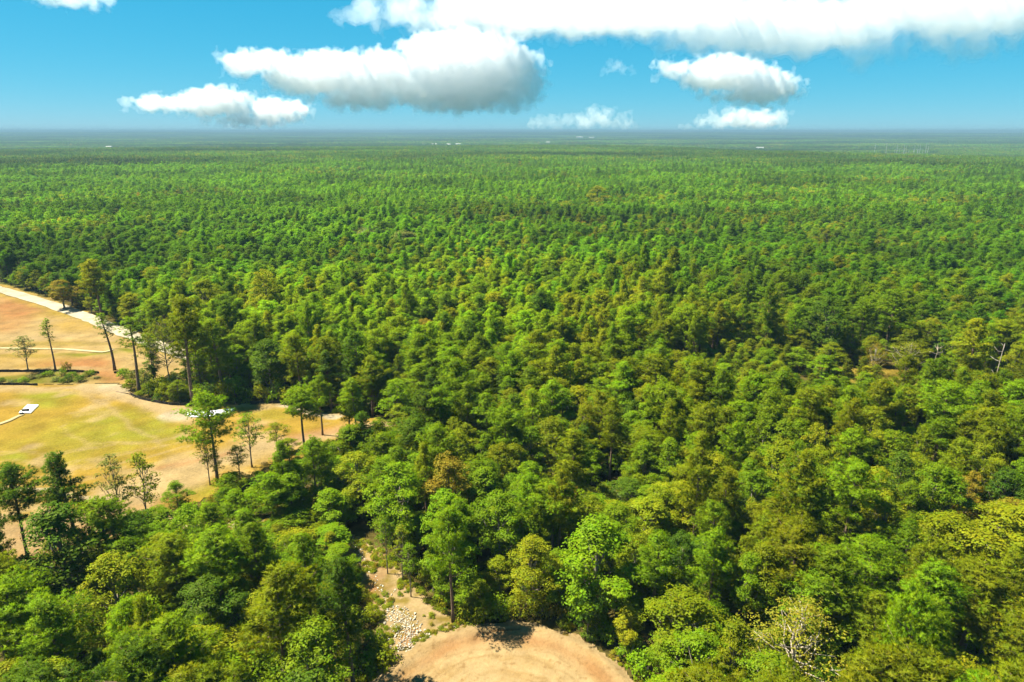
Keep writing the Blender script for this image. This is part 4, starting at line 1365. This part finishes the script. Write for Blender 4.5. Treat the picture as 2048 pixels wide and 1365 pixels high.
x2, y2, rng2 = grid_points(560, 1500, 5.7, R(41), 22, .75)
ok = ~cleared(x2, y2) & ~(fbm(x2 / 16, y2 / 14, oct=2, seed=205) > .74)
x2, y2 = x2[ok], y2[ok]
k2, H2, W2, t2, _, _ = stand_params(x2, y2, rng2)
z2 = terrain_h(x2, y2)
LH = {'pine': 18.0, 'young': 14.0, 'hard': 14.0}
scl = np.stack([W2 * 1.1, W2 * 1.1, H2 / np.array([LH[k] for k in k2])], 1)
mass('forest', 'green forest canopy spreading across the middle distance', light_coll, np.stack([x2, y2, z2], 1),
     np.array([LOFF[k] for k in k2]) + rng2.integers(0, 4, len(x2)), rng2.uniform(0, 6.28, len(x2)), scl, tints(t2, np.stack([x2, y2], 1)), 'forest')

# groves for the far forest
def grove(seed, size=34.0, step=5.8):
    rng = np.random.default_rng(seed)
    V, F, Nn, C, MI = [], [], [], [], []
    k = 0
    for gx_ in np.arange(-size / 2, size / 2, step):
        for gy_ in np.arange(-size / 2, size / 2, step):
            u = rng.uniform()
            H_ = rng.uniform(12, 18); rd = rng.uniform(2.4, 3.8)
            n = 46
            d = rand_dir(rng, n); d[:, 2] = np.abs(d[:, 2])
            cen = np.array([gx_ + rng.uniform(-2, 2), gy_ + rng.uniform(-2, 2), H_ * 0.5])
            p = cen + d * np.array([rd, rd, H_ * 0.5]) * rng.uniform(.75, 1.05, n)[:, None]
            nn = unit(d * np.array([1, 1, .8]) + rand_dir(rng, n) * .35)
            dd = unit(np.cross(nn, rand_dir(rng, n)))
            lv = Leaves()
            col = sprig_cols(rng, 1, .6, 1.35, .14) if u < .9 else np.array([[1.7, 1.15, 1.2]])
            lv.blades(p - dd * .8, dd, rng.uniform(1.2, 2.4, n), rng.uniform(1.0, 2.0, n), nn, col.repeat(n, 0) * sprig_cols(rng, n, .85, 1.15, .04), quad=True)
            v, f, n_, c_ = lv.arrays()
            V.append(v); F.append(f + k); Nn.append(n_); C.append(c_); k += len(v)
    return new_mesh('grove', np.concatenate(V), np.concatenate(F), [FOL_INS], None, np.concatenate(Nn), {'sprig': np.concatenate(C)})
grove_coll = source_collection('wood_grove', [grove(900 + s) for s in range(6)])
FAR_CLEAR = []      # (x, y, rx, ry) of open ground in the far forest

def far_build(px, py_top, d, length, h, label, group='white buildings far beyond the forest'):
    """a long low shed far off: walls, gabled roof and a door row, standing on its own ground"""
    dx = (px - 1024) / FPX
    dirv = Vector((dx, CP, 0)); dirv.normalize()
    p = dirv * d
    zb = float(terrain_h(p.x, p.y))
    e = link('industrial_building', None, loc=(p.x, p.y, zb))
    e.rotation_euler = (0, 0, random.uniform(-.25, .25))
    w = length * .4
    b = MB(); b.box(-length / 2, length / 2, -w / 2, w / 2, 0, h); b.obj('wall', WHITE_WALL, e)
    r = MB(); s = h * .22
    r.add([(-length / 2 - .6, -w / 2 - .6, h), (length / 2 + .6, -w / 2 - .6, h), (length / 2 + .6, 0, h + s), (-length / 2 - .6, 0, h + s), (-length / 2 - .6, w / 2 + .6, h), (length / 2 + .6, w / 2 + .6, h)],
          [(0, 1, 2, 3), (3, 2, 5, 4), (0, 3, 4), (1, 5, 2), (0, 4, 5, 1)])
    r.obj('roof', WHITE_ROOF, e)
    n = max(2, int(length / 14))
    for k in range(n):
        q = MB(); cx = -length / 2 + (k + .5) * length / n
        q.box(cx - 2, cx + 2, -w / 2 - .15, -w / 2 - .02, .05, h * .55); q.obj('door', GREY_METAL, e)
    tag(e, label, 'building', group)
    FAR_CLEAR.append((p.x, p.y, length * .7, 300))

WHITE_WALL = simple_mat('white_wall', (0.34, 0.34, 0.33), (0.42, 0.42, 0.41), .3)
WHITE_ROOF = simple_mat('white_roof', (0.38, 0.38, 0.38), (0.46, 0.46, 0.46), .3, .5)
GREY_METAL = simple_mat('galvanised_steel', (0.28, 0.29, 0.30), (0.36, 0.37, 0.38), .5, .5)
for (px, d, ln, h, lb) in ((862, 4700, 22, 15, 'small white shed far off, leftmost of the far row'), (880, 4720, 36, 16, 'long white shed far off, second in the far row'),
                           (908, 4700, 26, 15, 'white shed far off, third in the far row'), (925, 4720, 32, 16, 'white shed far off, rightmost of the far row'),
                           (1090, 5300, 30, 17, 'lone white building right of the far row'), (1148, 8200, 70, 28, 'white block near the skyline, left of the pair'),
                           (1170, 8300, 60, 22, 'white block near the skyline, right of the pair'),
                           (283, 4900, 34, 14, 'pale building far off above the left forest'), (490, 5600, 30, 12, 'pale building far off, left of the far row'),
                           (1480, 4300, 40, 13, 'pale building far off left of the power masts')):
    far_build(px, 0, d, ln, h, lb)

def mast(px, d, h, label):
    dx = (px - 1024) / FPX
    dirv = Vector((dx, CP, 0)); dirv.normalize()
    p = dirv * d
    e = link('power_mast', None, loc=(p.x, p.y, float(terrain_h(p.x, p.y))))
    b = MB(); b.tube([(0, 0, 0), (0, 0, h)], [1.0, 0.55], 8); b.obj('pole', GREY_METAL, e)
    for k, zc in enumerate((.96, .86)):
        c = MB(); c.box(-3.2, 3.2, -.25, .25, h * zc, h * zc + .6); c.obj('crossarm', GREY_METAL, e)
        for sx in (-2.9, 2.9):
            i = MB(); i.tube([(sx, 0, h * zc - 1.6), (sx, 0, h * zc)], [.18, .22], 6); i.obj('insulator', WHITE_WALL, e)
    tag(e, label, 'power mast', 'power masts of the far substation')
    FAR_CLEAR.append((p.x, p.y, 40, 260))
for k, (px, h) in enumerate(((1692, 44), (1713, 46), (1733, 40), (1746, 40), (1750, 40), (1765, 38), (1771, 42), (1775, 42), (1786, 46), (1790, 46))):
    mast(px, 3500 + 25 * (k % 3), h, 'pale steel power mast far off, %s from the left in the row of ten' % ORD[k])
# switchyard frame between the masts
sx0 = Vector(((1755 - 1024) / FPX, CP, 0)).normalized() * 3480
sy = link('switchyard', None, loc=(sx0.x, sx0.y, float(terrain_h(sx0.x, sx0.y))))
for k in range(7):
    b = MB(); b.box(-60 + 20 * k - .5, -60 + 20 * k + .5, -.5, .5, 0, 22); b.obj('post', GREY_METAL, sy)
b = MB(); b.box(-61, 61, -.6, .6, 21.8, 23.2); b.obj('beam', GREY_METAL, sy)
tag(sy, 'low pale steel switchyard frame between the far power masts', 'switchyard')
FAR_CLEAR.append((sx0.x, sx0.y, 110, 280))

def far_open(x, y):
    m = np.zeros(len(x), bool)
    for (cx, cy_, rx, ry) in FAR_CLEAR:
        L_ = math.hypot(cx, cy_); ux, uy = cx / L_, cy_ / L_
        along = (x - cx) * ux + (y - cy_) * uy
        side = np.abs(-(x - cx) * uy + (y - cy_) * ux)
        m |= (side < rx) & (along > -ry) & (along < 60)
    return m

def grove_tint(x, y, rng):
    big = fbm(x / 260, y / 160, oct=3, seed=210)
    c = np.array(TINT['pine-green'])[None] * 0.8 + 0 * x[:, None]
    c = lerp(c, np.array(TINT['fresh green'])[None] * .8, np.clip((big - .4) * 3, 0, 1))
    c = lerp(c, np.array(TINT['dark green'])[None], np.clip((.42 - big) * 5, 0, .9))
    c = lerp(c, np.array(TINT['olive-green'])[None], (rng.uniform(0, 1, len(x)) < .12) * .6)
    big3 = fbm(x / 900, y / 500, oct=3, seed=212)
    return c * np.clip(.72 + 1.6 * (big3 - .5), .4, 1.1)[:, None] * rng.uniform(.8, 1.2, len(x))[:, None]

x3, y3, rng3 = grid_points(1500, 4000, 30.0, R(40), 23)
k = ~far_open(x3, y3); x3, y3 = x3[k], y3[k]
x4, y4, rng4 = grid_points(4000, 19000, 78.0, R(39), 24)
k = ~far_open(x4, y4); x4, y4 = x4[k], y4[k]
xx = np.concatenate([x3, x4]); yy = np.concatenate([y3, y4])
s3 = np.concatenate([np.full(len(x3), 1.0), np.full(len(x4), 2.7)])
zs = np.concatenate([rng3.uniform(.85, 1.15, len(x3)), rng4.uniform(.9, 1.3, len(x4))])
mass('forest', 'far hazy forest reaching the horizon', grove_coll, np.stack([xx, yy, terrain_h(xx, yy) - .5], 1), rng3.integers(0, 6, len(xx)), rng3.integers(0, 4, len(xx)) * 1.5708,
     np.stack([s3, s3, zs], 1), grove_tint(xx, yy, rng3), 'forest')

# ------------------------------------------------------------------ undergrowth and weeds
shrub_coll = source_collection('wood_shrub', [k.join() for k in SHRUBS])
xu, yu, rngu = grid_points(60, 250, 2.6, R(42), 25)
k = ~cleared(xu, yu) & (rngu.uniform(0, 1, len(xu)) < .55)
xu, yu = xu[k], yu[k]
su = rngu.uniform(.6, 1.5, len(xu))
tu = rngu.choice(['mid-green', 'olive-green', 'dark green', 'yellow-green', 'golden-brown'], len(xu), p=[.3, .3, .2, .14, .06])
mass('undergrowth', 'low green undergrowth on the forest floor', shrub_coll, np.stack([xu, yu, np.zeros(len(xu)) - .05], 1), rngu.integers(0, 4, len(xu)), rngu.uniform(0, 6.28, len(xu)),
     np.stack([su, su, su * rngu.uniform(.7, 1.4, len(xu))], 1), tints(tu), 'undergrowth')

xw = rngu.uniform(-75, 0, 9000); yw = rngu.uniform(84, 134, 9000)
wpx, wpy, _ = to_px(xw, yw, 0.0)
wn_ = fbm(xw / 4, yw / 4, oct=3, seed=230)
k = in_poly(wpx, wpy, CORRIDOR) & (wn_ > .47) & ~in_poly(wpx, wpy, [(790, 1300), (770, 1230), (830, 1215), (880, 1290)]) & (np.hypot(xw - CUL_C[0], yw - CUL_C[1]) > CUL_R + .5)
xw, yw = xw[k], yw[k]
sw = rngu.uniform(.16, .5, len(xw))
tw = rngu.choice(['yellow-green', 'olive-green', 'mid-green', 'golden-brown'], len(xw), p=[.45, .3, .1, .15])
mass('weeds', 'sparse yellow-green weeds on the sandy drainage strip', shrub_coll, np.stack([xw, yw, np.full(len(xw), .1)], 1), rngu.integers(0, 4, len(xw)), rngu.uniform(0, 6.28, len(xw)),
     np.stack([sw, sw, sw * .8], 1), tints(tw), 'weeds')

ar = rngu.uniform(-.35, 3.5, 420); rw = rngu.normal(20.9, .75, 420)
xr = CUL_C[0] + np.cos(ar) * rw; yr = CUL_C[1] + np.sin(ar) * rw
k = (fbm(ar * 5, ar * 0, oct=3, seed=231) > .42) & (rw > 19.3); xr, yr = xr[k], yr[k]
sr = rngu.uniform(.12, .42, len(xr))
mass('weeds', 'straggling weeds along the rim of the dirt turnaround', shrub_coll, np.stack([xr, yr, np.full(len(xr), .12)], 1), rngu.integers(0, 4, len(xr)), rngu.uniform(0, 6.28, len(xr)),
     np.stack([sr, sr, sr * .8], 1), tints(rngu.choice(['yellow-green', 'olive-green', 'golden-brown'], len(xr))), 'weeds')
# ------------------------------------------------------------------ shrubs one can point to
def shrub(px, py, wpx_, hs, tint, label, i=0):
    p = at(px, py)
    dep = float(to_px(p.x, p.y, 0)[2])
    s = wpx_ * dep / FPX / 2 / 1.5
    e = link('shrub', None, loc=(p.x, p.y, 0.05))
    kd = SHRUBS[i % 4]
    e.rotation_euler = (0, 0, random.uniform(0, 6.28)); e.scale = (s, s, s * hs)
    link('stems', kd.trunk, e)
    c = link('foliage', kd.crown, e); c['tint'] = [float(q) for q in wob(TINT[tint])]
    tag(e, label, 'shrub', 'shrubs along the ditch and wood edge')
DITCH = [(4, 764, 18, .9, 'dark green'), (24, 766, 24, .6, 'grey-green'), (46, 766, 26, .7, 'bright green'), (62, 759, 20, .7, 'grey-brown'), (80, 756, 22, .6, 'grey-green'), (98, 753, 26, .9, 'bright green'),
         (112, 763, 24, .7, 'grey-green'), (124, 752, 22, 1., 'bright green'), (134, 765, 30, .9, 'dark green'), (146, 754, 24, .9, 'mid-green'), (160, 764, 28, .9, 'dark green'),
         (172, 754, 20, .8, 'olive-green'), (184, 750, 22, .9, 'bright green'), (194, 758, 16, .7, 'grey-brown')]
for k, (px, py, wd, hs, tn_) in enumerate(DITCH):
    shrub(px, py, wd, hs, tn_, '%s ditch shrub between the silt fences, %s from the left' % (tn_, ORD[k]), k)
shrub(134, 743, 24, 1.5, 'golden-brown', 'brown dying shrub behind the upper silt fence', 1)
EDGE = [(250, 757, 30, 'bright green'), (272, 764, 34, 'grey-green'), (262, 780, 30, 'olive-green'), (290, 776, 40, 'grey-green'), (300, 792, 40, 'olive-green'), (318, 784, 44, 'yellow-green'), (336, 796, 46, 'olive-green'),
        (352, 786, 44, 'grey-green'), (366, 800, 44, 'olive-green'), (392, 800, 40, 'mid-green'), (418, 802, 46, 'dark green'), (452, 802, 46, 'olive-green'), (470, 790, 60, 'bright green'), (496, 800, 40, 'dark green'),
        (524, 802, 44, 'yellow-green'), (556, 802, 46, 'bright green'), (580, 806, 50, 'yellow-green')]
for k, (px, py, wd, tn_) in enumerate(EDGE):
    shrub(px, py, wd, 1.4, tn_, '%s bush along the wood edge below the oak, %s from the left' % (tn_, ORD[k]), k)
RIM = [(930, 1236, 56, 'yellow-green'), (965, 1240, 60, 'olive-green'), (1000, 1236, 66, 'mid-green'), (1040, 1232, 60, 'yellow-green'), (1080, 1234, 56, 'olive-green'), (1120, 1238, 50, 'golden-brown'), (1150, 1240, 60, 'mid-green'),
       (1195, 1256, 56, 'bright green'), (1228, 1282, 60, 'bright green'), (1262, 1318, 70, 'mid-green'), (1290, 1358, 80, 'bright green'), (850, 1170, 40, 'yellow-green'), (880, 1200, 40, 'yellow-green')]
for k, (px, py, wd, tn_) in enumerate(RIM):
    shrub(px, py, wd, 1.3, tn_, '%s bush at the wood edge around the turnaround, %s in the list left to right' % (tn_, ORD[k]) if False else
          ('%s bush around the rim of the turnaround, %s from the left' % (tn_, ORD[{11: 0, 12: 1}.get(k, k + 2)])), k)
LEFTB = [(770, 1330, 70, 'olive-green'), (748, 1290, 60, 'mid-green'), (745, 1240, 50, 'olive-green'), (720, 1205, 44, 'yellow-green'), (722, 1345, 80, 'mid-green'), (792, 1262, 22, 'yellow-green')]
for k, (px, py, wd, tn_) in enumerate(LEFTB):
    shrub(px, py, wd, 1.1, tn_, '%s bush on the left bank of the rubble channel, %s' % (tn_, ['lowest beside the turnaround', 'second up from the turnaround', 'third up from the turnaround', 'topmost', 'nearest the bottom edge', 'small one touching the rubble'][k]), k)

# ------------------------------------------------------------------ silt fences
FENCE = simple_mat('silt_fence_fabric', (0.012, 0.011, 0.010), (0.03, 0.026, 0.02), 2.0)
STAKE = simple_mat('fence_stake', (0.16, 0.11, 0.06), (0.24, 0.17, 0.10), 3.0)
def fence(pts, label, h=0.8):
    P = [at(px, py) for px, py in pts]
    seg = [0.0]
    for a, b in zip(P, P[1:]): seg.append(seg[-1] + (b - a).length)
    n = max(6, int(seg[-1] / 0.8))
    S = np.linspace(0, seg[-1], n)
    X = np.interp(S, seg, [p.x for p in P]); Y = np.interp(S, seg, [p.y for p in P])
    e = link('silt_fence', None, loc=P[0])
    v, f = [], []
    for i in range(n):
        sag = h * (1 - 0.28 * random.random() ** 2) + .2; wob_ = random.uniform(-.05, .05)
        for (dy, z) in ((-.03, .1), (-.03 + wob_, sag), (.03 + wob_, sag), (.03, .1)):
            v.append((X[i] - P[0].x, Y[i] - P[0].y + dy, z))
    for i in range(n - 1):
        for j in range(4):
            f.append((i * 4 + j, (i + 1) * 4 + j, (i + 1) * 4 + (j + 1) % 4, i * 4 + (j + 1) % 4))
    f += [(0, 1, 2, 3), tuple((n - 1) * 4 + q for q in (3, 2, 1, 0))]
    link('fabric', new_mesh('fabric', v, f, FENCE), e)
    sm = MB(); sm.box(-.035, .035, -.035, .035, 0, h + .45); sme = sm.mesh('stake', STAKE)
    for i in range(0, n, 4):
        s = link('stake', sme, e, (X[i] - P[0].x, Y[i] - P[0].y - .09, 0.02))
        s.rotation_euler = (random.uniform(-.12, .12), random.uniform(-.12, .12), 0)
    tag(e, label, 'silt fence', 'black silt fences')
fence([(-160, 744), (0, 745), (60, 745), (110, 744.5), (160, 746), (199, 748.5)], 'long black silt fence along the far side of the ditch')
fence([(-160, 769), (0, 771), (50, 772), (76, 773)], 'short black silt fence along the near side of the ditch')
fence([(229, 748), (268, 749.5)], 'short black silt fence right of the red dirt crossing')
fence([(262, 792), (285, 801), (320, 808), (345, 812), (400, 813)], 'curved black silt fence below the spreading oak')
fence([(495, 809), (530, 808.5), (570, 808.5)], 'straight black silt fence right of the plastic sheeting')

# ------------------------------------------------------------------ concrete pad, drain and plastic sheeting
CONC = simple_mat('concrete', (0.62, 0.61, 0.58), (0.76, 0.75, 0.71), 1.2, .9, .1)
BLACK = simple_mat('black_pipe', (0.012, 0.012, 0.012), (0.02, 0.02, 0.02), 3, .5)
c = [at(*q) for q in ((38, 829), (56, 812), (78, 813), (62, 829))]
o0 = c[0]
e = link('concrete_pad', None, loc=(o0.x, o0.y, 0))
b = MB()
v = [(p.x - o0.x, p.y - o0.y, .02) for p in c] + [(p.x - o0.x, p.y - o0.y, .48) for p in c]
b.add(v, [(3, 2, 1, 0), (4, 5, 6, 7), (0, 1, 5, 4), (1, 2, 6, 5), (2, 3, 7, 6), (3, 0, 4, 7)])
b.obj('slab', CONC, e)
q = at(50, 826) - o0
b = MB(); b.tube([(q.x - .8, q.y + .3, .62), (q.x + .9, q.y + .3, .8)], [.42, .42], 12); b.obj('drain_pipe', BLACK, e)
q = at(44, 831) - o0
b = MB(); b.tube([(q.x, q.y, .05), (q.x, q.y, .75)], [.55, .5], 12); b.obj('manhole', BLACK, e)
tag(e, 'white concrete pad with black drain pipe on the grass field', 'concrete pad')

SHEETM = simple_mat('white_plastic', (0.78, 0.79, 0.80), (0.84, 0.84, 0.85), 1.0, .45)
rngp = np.random.default_rng(77)
n, mm = 44, 8
top = np.array([(374, 829), (385, 823), (405, 825), (430, 823), (446, 822), (458, 820), (468, 820)])
bot = np.array([(375, 835), (388, 837), (408, 836), (430, 835), (446, 833), (458, 830), (469, 823)])
v = []
for i in range(n):
    t = i / (n - 1) * (len(top) - 1)
    a = [np.interp(t, np.arange(len(top)), top[:, q]) for q in (0, 1)]; b_ = [np.interp(t, np.arange(len(bot)), bot[:, q]) for q in (0, 1)]
    for j in range(mm):
        s = j / (mm - 1)
        p = at(a[0] * (1 - s) + b_[0] * s, a[1] * (1 - s) + b_[1] * s)
        v.append((p.x, p.y, .34 + .5 * float(fbm(np.array([p.x / 1.4]), np.array([p.y / 1.4]), oct=3, seed=300)[0]) * math.sin(math.pi * min(.999, max(.001, s)))))
v = np.array(v); org = v[0].copy(); org[2] = 0
f = np.array([(i * mm + j, (i + 1) * mm + j, (i + 1) * mm + j + 1, i * mm + j + 1) for i in range(n - 1) for j in range(mm - 1)])
o = link('plastic_sheeting', new_mesh('plastic_sheeting', v - org, f, SHEETM), loc=org)
sol = o.modifiers.new('thickness', 'SOLIDIFY'); sol.thickness = .03; sol.offset = -1
tag(o, 'crumpled white plastic sheeting on the field edge behind the large forked pine', 'plastic sheeting')

# ------------------------------------------------------------------ rubble channel
STONE = [simple_mat('pale_stone', (0.24, 0.21, 0.16), (0.40, 0.36, 0.29), 2.5, .9, .3), simple_mat('grey_stone', (0.18, 0.16, 0.12), (0.32, 0.29, 0.23), 2.5, .9, .3)]
def stone_mesh(seed):
    rng = np.random.default_rng(seed)
    bm = bmesh.new()
    for p in rand_dir(rng, 13) * rng.uniform(.8, 1.1, 13)[:, None] * np.array([1, .75, .55]):
        bm.verts.new(p)
    bmesh.ops.convex_hull(bm, input=bm.verts)
    for v in [v for v in bm.verts if not v.link_faces]: bm.verts.remove(v)
    me = bpy.data.meshes.new('stone'); bm.to_mesh(me); bm.free()
    me.materials.append(STONE[seed % 2])
    return me
stones = [stone_mesh(s) for s in range(6)]
CH = [at(*q) for q in ((832, 1292), (812, 1255), (785, 1215), (757, 1170), (733, 1130), (712, 1096), (690, 1074), (640, 1064), (560, 1058), (450, 1054), (340, 1050))]
CW = [2.6, 2.0, 1.5, 1.3, 1.2, 1.3, 1.5, 1.6, 1.7, 1.7, 1.7]
seg = [0.0]
for a, b in zip(CH, CH[1:]): seg.append(seg[-1] + (b - a).length)
ch = link('rubble_channel', None, loc=(CH[0].x, CH[0].y, 0))
tag(ch, 'bed of pale broken stones running up from the dirt turnaround', 'rubble')
rngs = np.random.default_rng(5)
placed = []
tries = 0
cells = {}
while len(placed) < 560 and tries < 14000:
    tries += 1
    s = rngs.uniform(0, 1) ** (1.9 if len(placed) < 330 else 1.0) * seg[-1]
    if len(placed) < 300 and s > 9.5: continue
    X = np.interp(s, seg, [p.x for p in CH]); Y = np.interp(s, seg, [p.y for p in CH]); w = np.interp(s, seg, CW)
    X += rngs.normal(0, .5) * w; Y += rngs.normal(0, .3) * w
    r_ = min(.44, max(.1, .2 * math.exp(rngs.normal(0, .38)))) if len(placed) < 300 else rngs.uniform(.1, .24)
    ck = (int(math.floor(X)), int(math.floor(Y)))
    if any((X - q[0]) ** 2 + (Y - q[1]) ** 2 < (.68 * (r_ + q[2])) ** 2 for a_ in (-1, 0, 1) for b_ in (-1, 0, 1) for q in cells.get((ck[0] + a_, ck[1] + b_), ())): continue
    placed.append((X, Y, r_, s)); cells.setdefault(ck, []).append((X, Y, r_))
rest = MB()
for k, (X, Y, r_, s) in enumerate(placed):
    zz = .15 + .2 * r_
    rot = (rngs.uniform(-.4, .4), rngs.uniform(-.4, .4), rngs.uniform(0, 6.28))
    if k < 290:
        st = link('stone', stones[k % 6], ch, (X - CH[0].x, Y - CH[0].y, zz))
        st.rotation_euler = rot; st.scale = (r_, r_, r_ * rngs.uniform(.8, 1.3))
    else:
        me = stones[k % 6]
        M = Matrix.Rotation(rot[2], 3, 'Z')
        rest.add([(M @ v.co) * r_ + Vector((X - CH[0].x, Y - CH[0].y, zz)) for v in me.vertices], [tuple(p.vertices) for p in me.polygons])
ro = rest.obj('small_stones', STONE[0], ch); ro['kind'] = 'stuff'

# ------------------------------------------------------------------ fallen wood
def branch(pts, rad, label, twigs=3, mat=BARK_DEAD):
    P = [at(px, py, z) for (px, py, z) in pts]
    b = MB(); o0 = Vector((P[0].x, P[0].y, 0))
    b.tube([p - o0 for p in P], list(np.linspace(rad, rad * .4, len(P))), 6)
    for k in range(twigs):
        i = random.randrange(1, len(P)); q = P[i] - o0
        b.tube([q, q + Vector((random.uniform(-1, 1), random.uniform(-.5, .5), random.uniform(.1, .8)))], [rad * .5, rad * .15], 5)
    o = b.obj('fallen_branch', mat, None, True, o0)
    tag(o, label, 'branch', 'fallen branches')
branch([(899, 1250, .25), (906, 1253, .28), (913, 1256, .22)], .1, 'short pale log lying beside the lone turnaround pine', 0)
branch([(668, 1365, .1), (672, 1348, .9), (684, 1336, 1.5), (698, 1340, 1.4), (708, 1352, .6)], .07, 'arched bare branch at the bottom left of the turnaround', 1)
branch([(1236, 1312, .3), (1245, 1302, .6), (1252, 1294, 1.0), (1262, 1290, 1.2)], .09, 'bare forked branch at the right rim of the turnaround', 4)
branch([(1020, 1135, .4), (1026, 1150, 1.6), (1032, 1165, .3)], .06, 'thin white stick leaning among bushes above the turnaround', 0)
branch([(232, 783, .2), (262, 789, .3), (256, 784, .5)], .12, 'dark stump debris on the dirt track below the wood edge', 3, BARK_PINE)

# ------------------------------------------------------------------ haze
hb = MB(); hb.box(-61000, 61000, -61000, 61000, -90, 92)
hz, nt, out = nodes_of('haze')
pv = nt.nodes.new('ShaderNodeVolumePrincipled')
pv.inputs['Color'].default_value = (0.15, 0.262, 0.375, 1)
pv.inputs['Density'].default_value = 0.00013
pv.inputs['Anisotropy'].default_value = 0.0
nt.links.new(pv.outputs[0], out.inputs['Volume'])
ho = hb.obj('haze', hz)
tag(ho, 'thin blue haze over the far forest', 'haze', None, 'stuff')
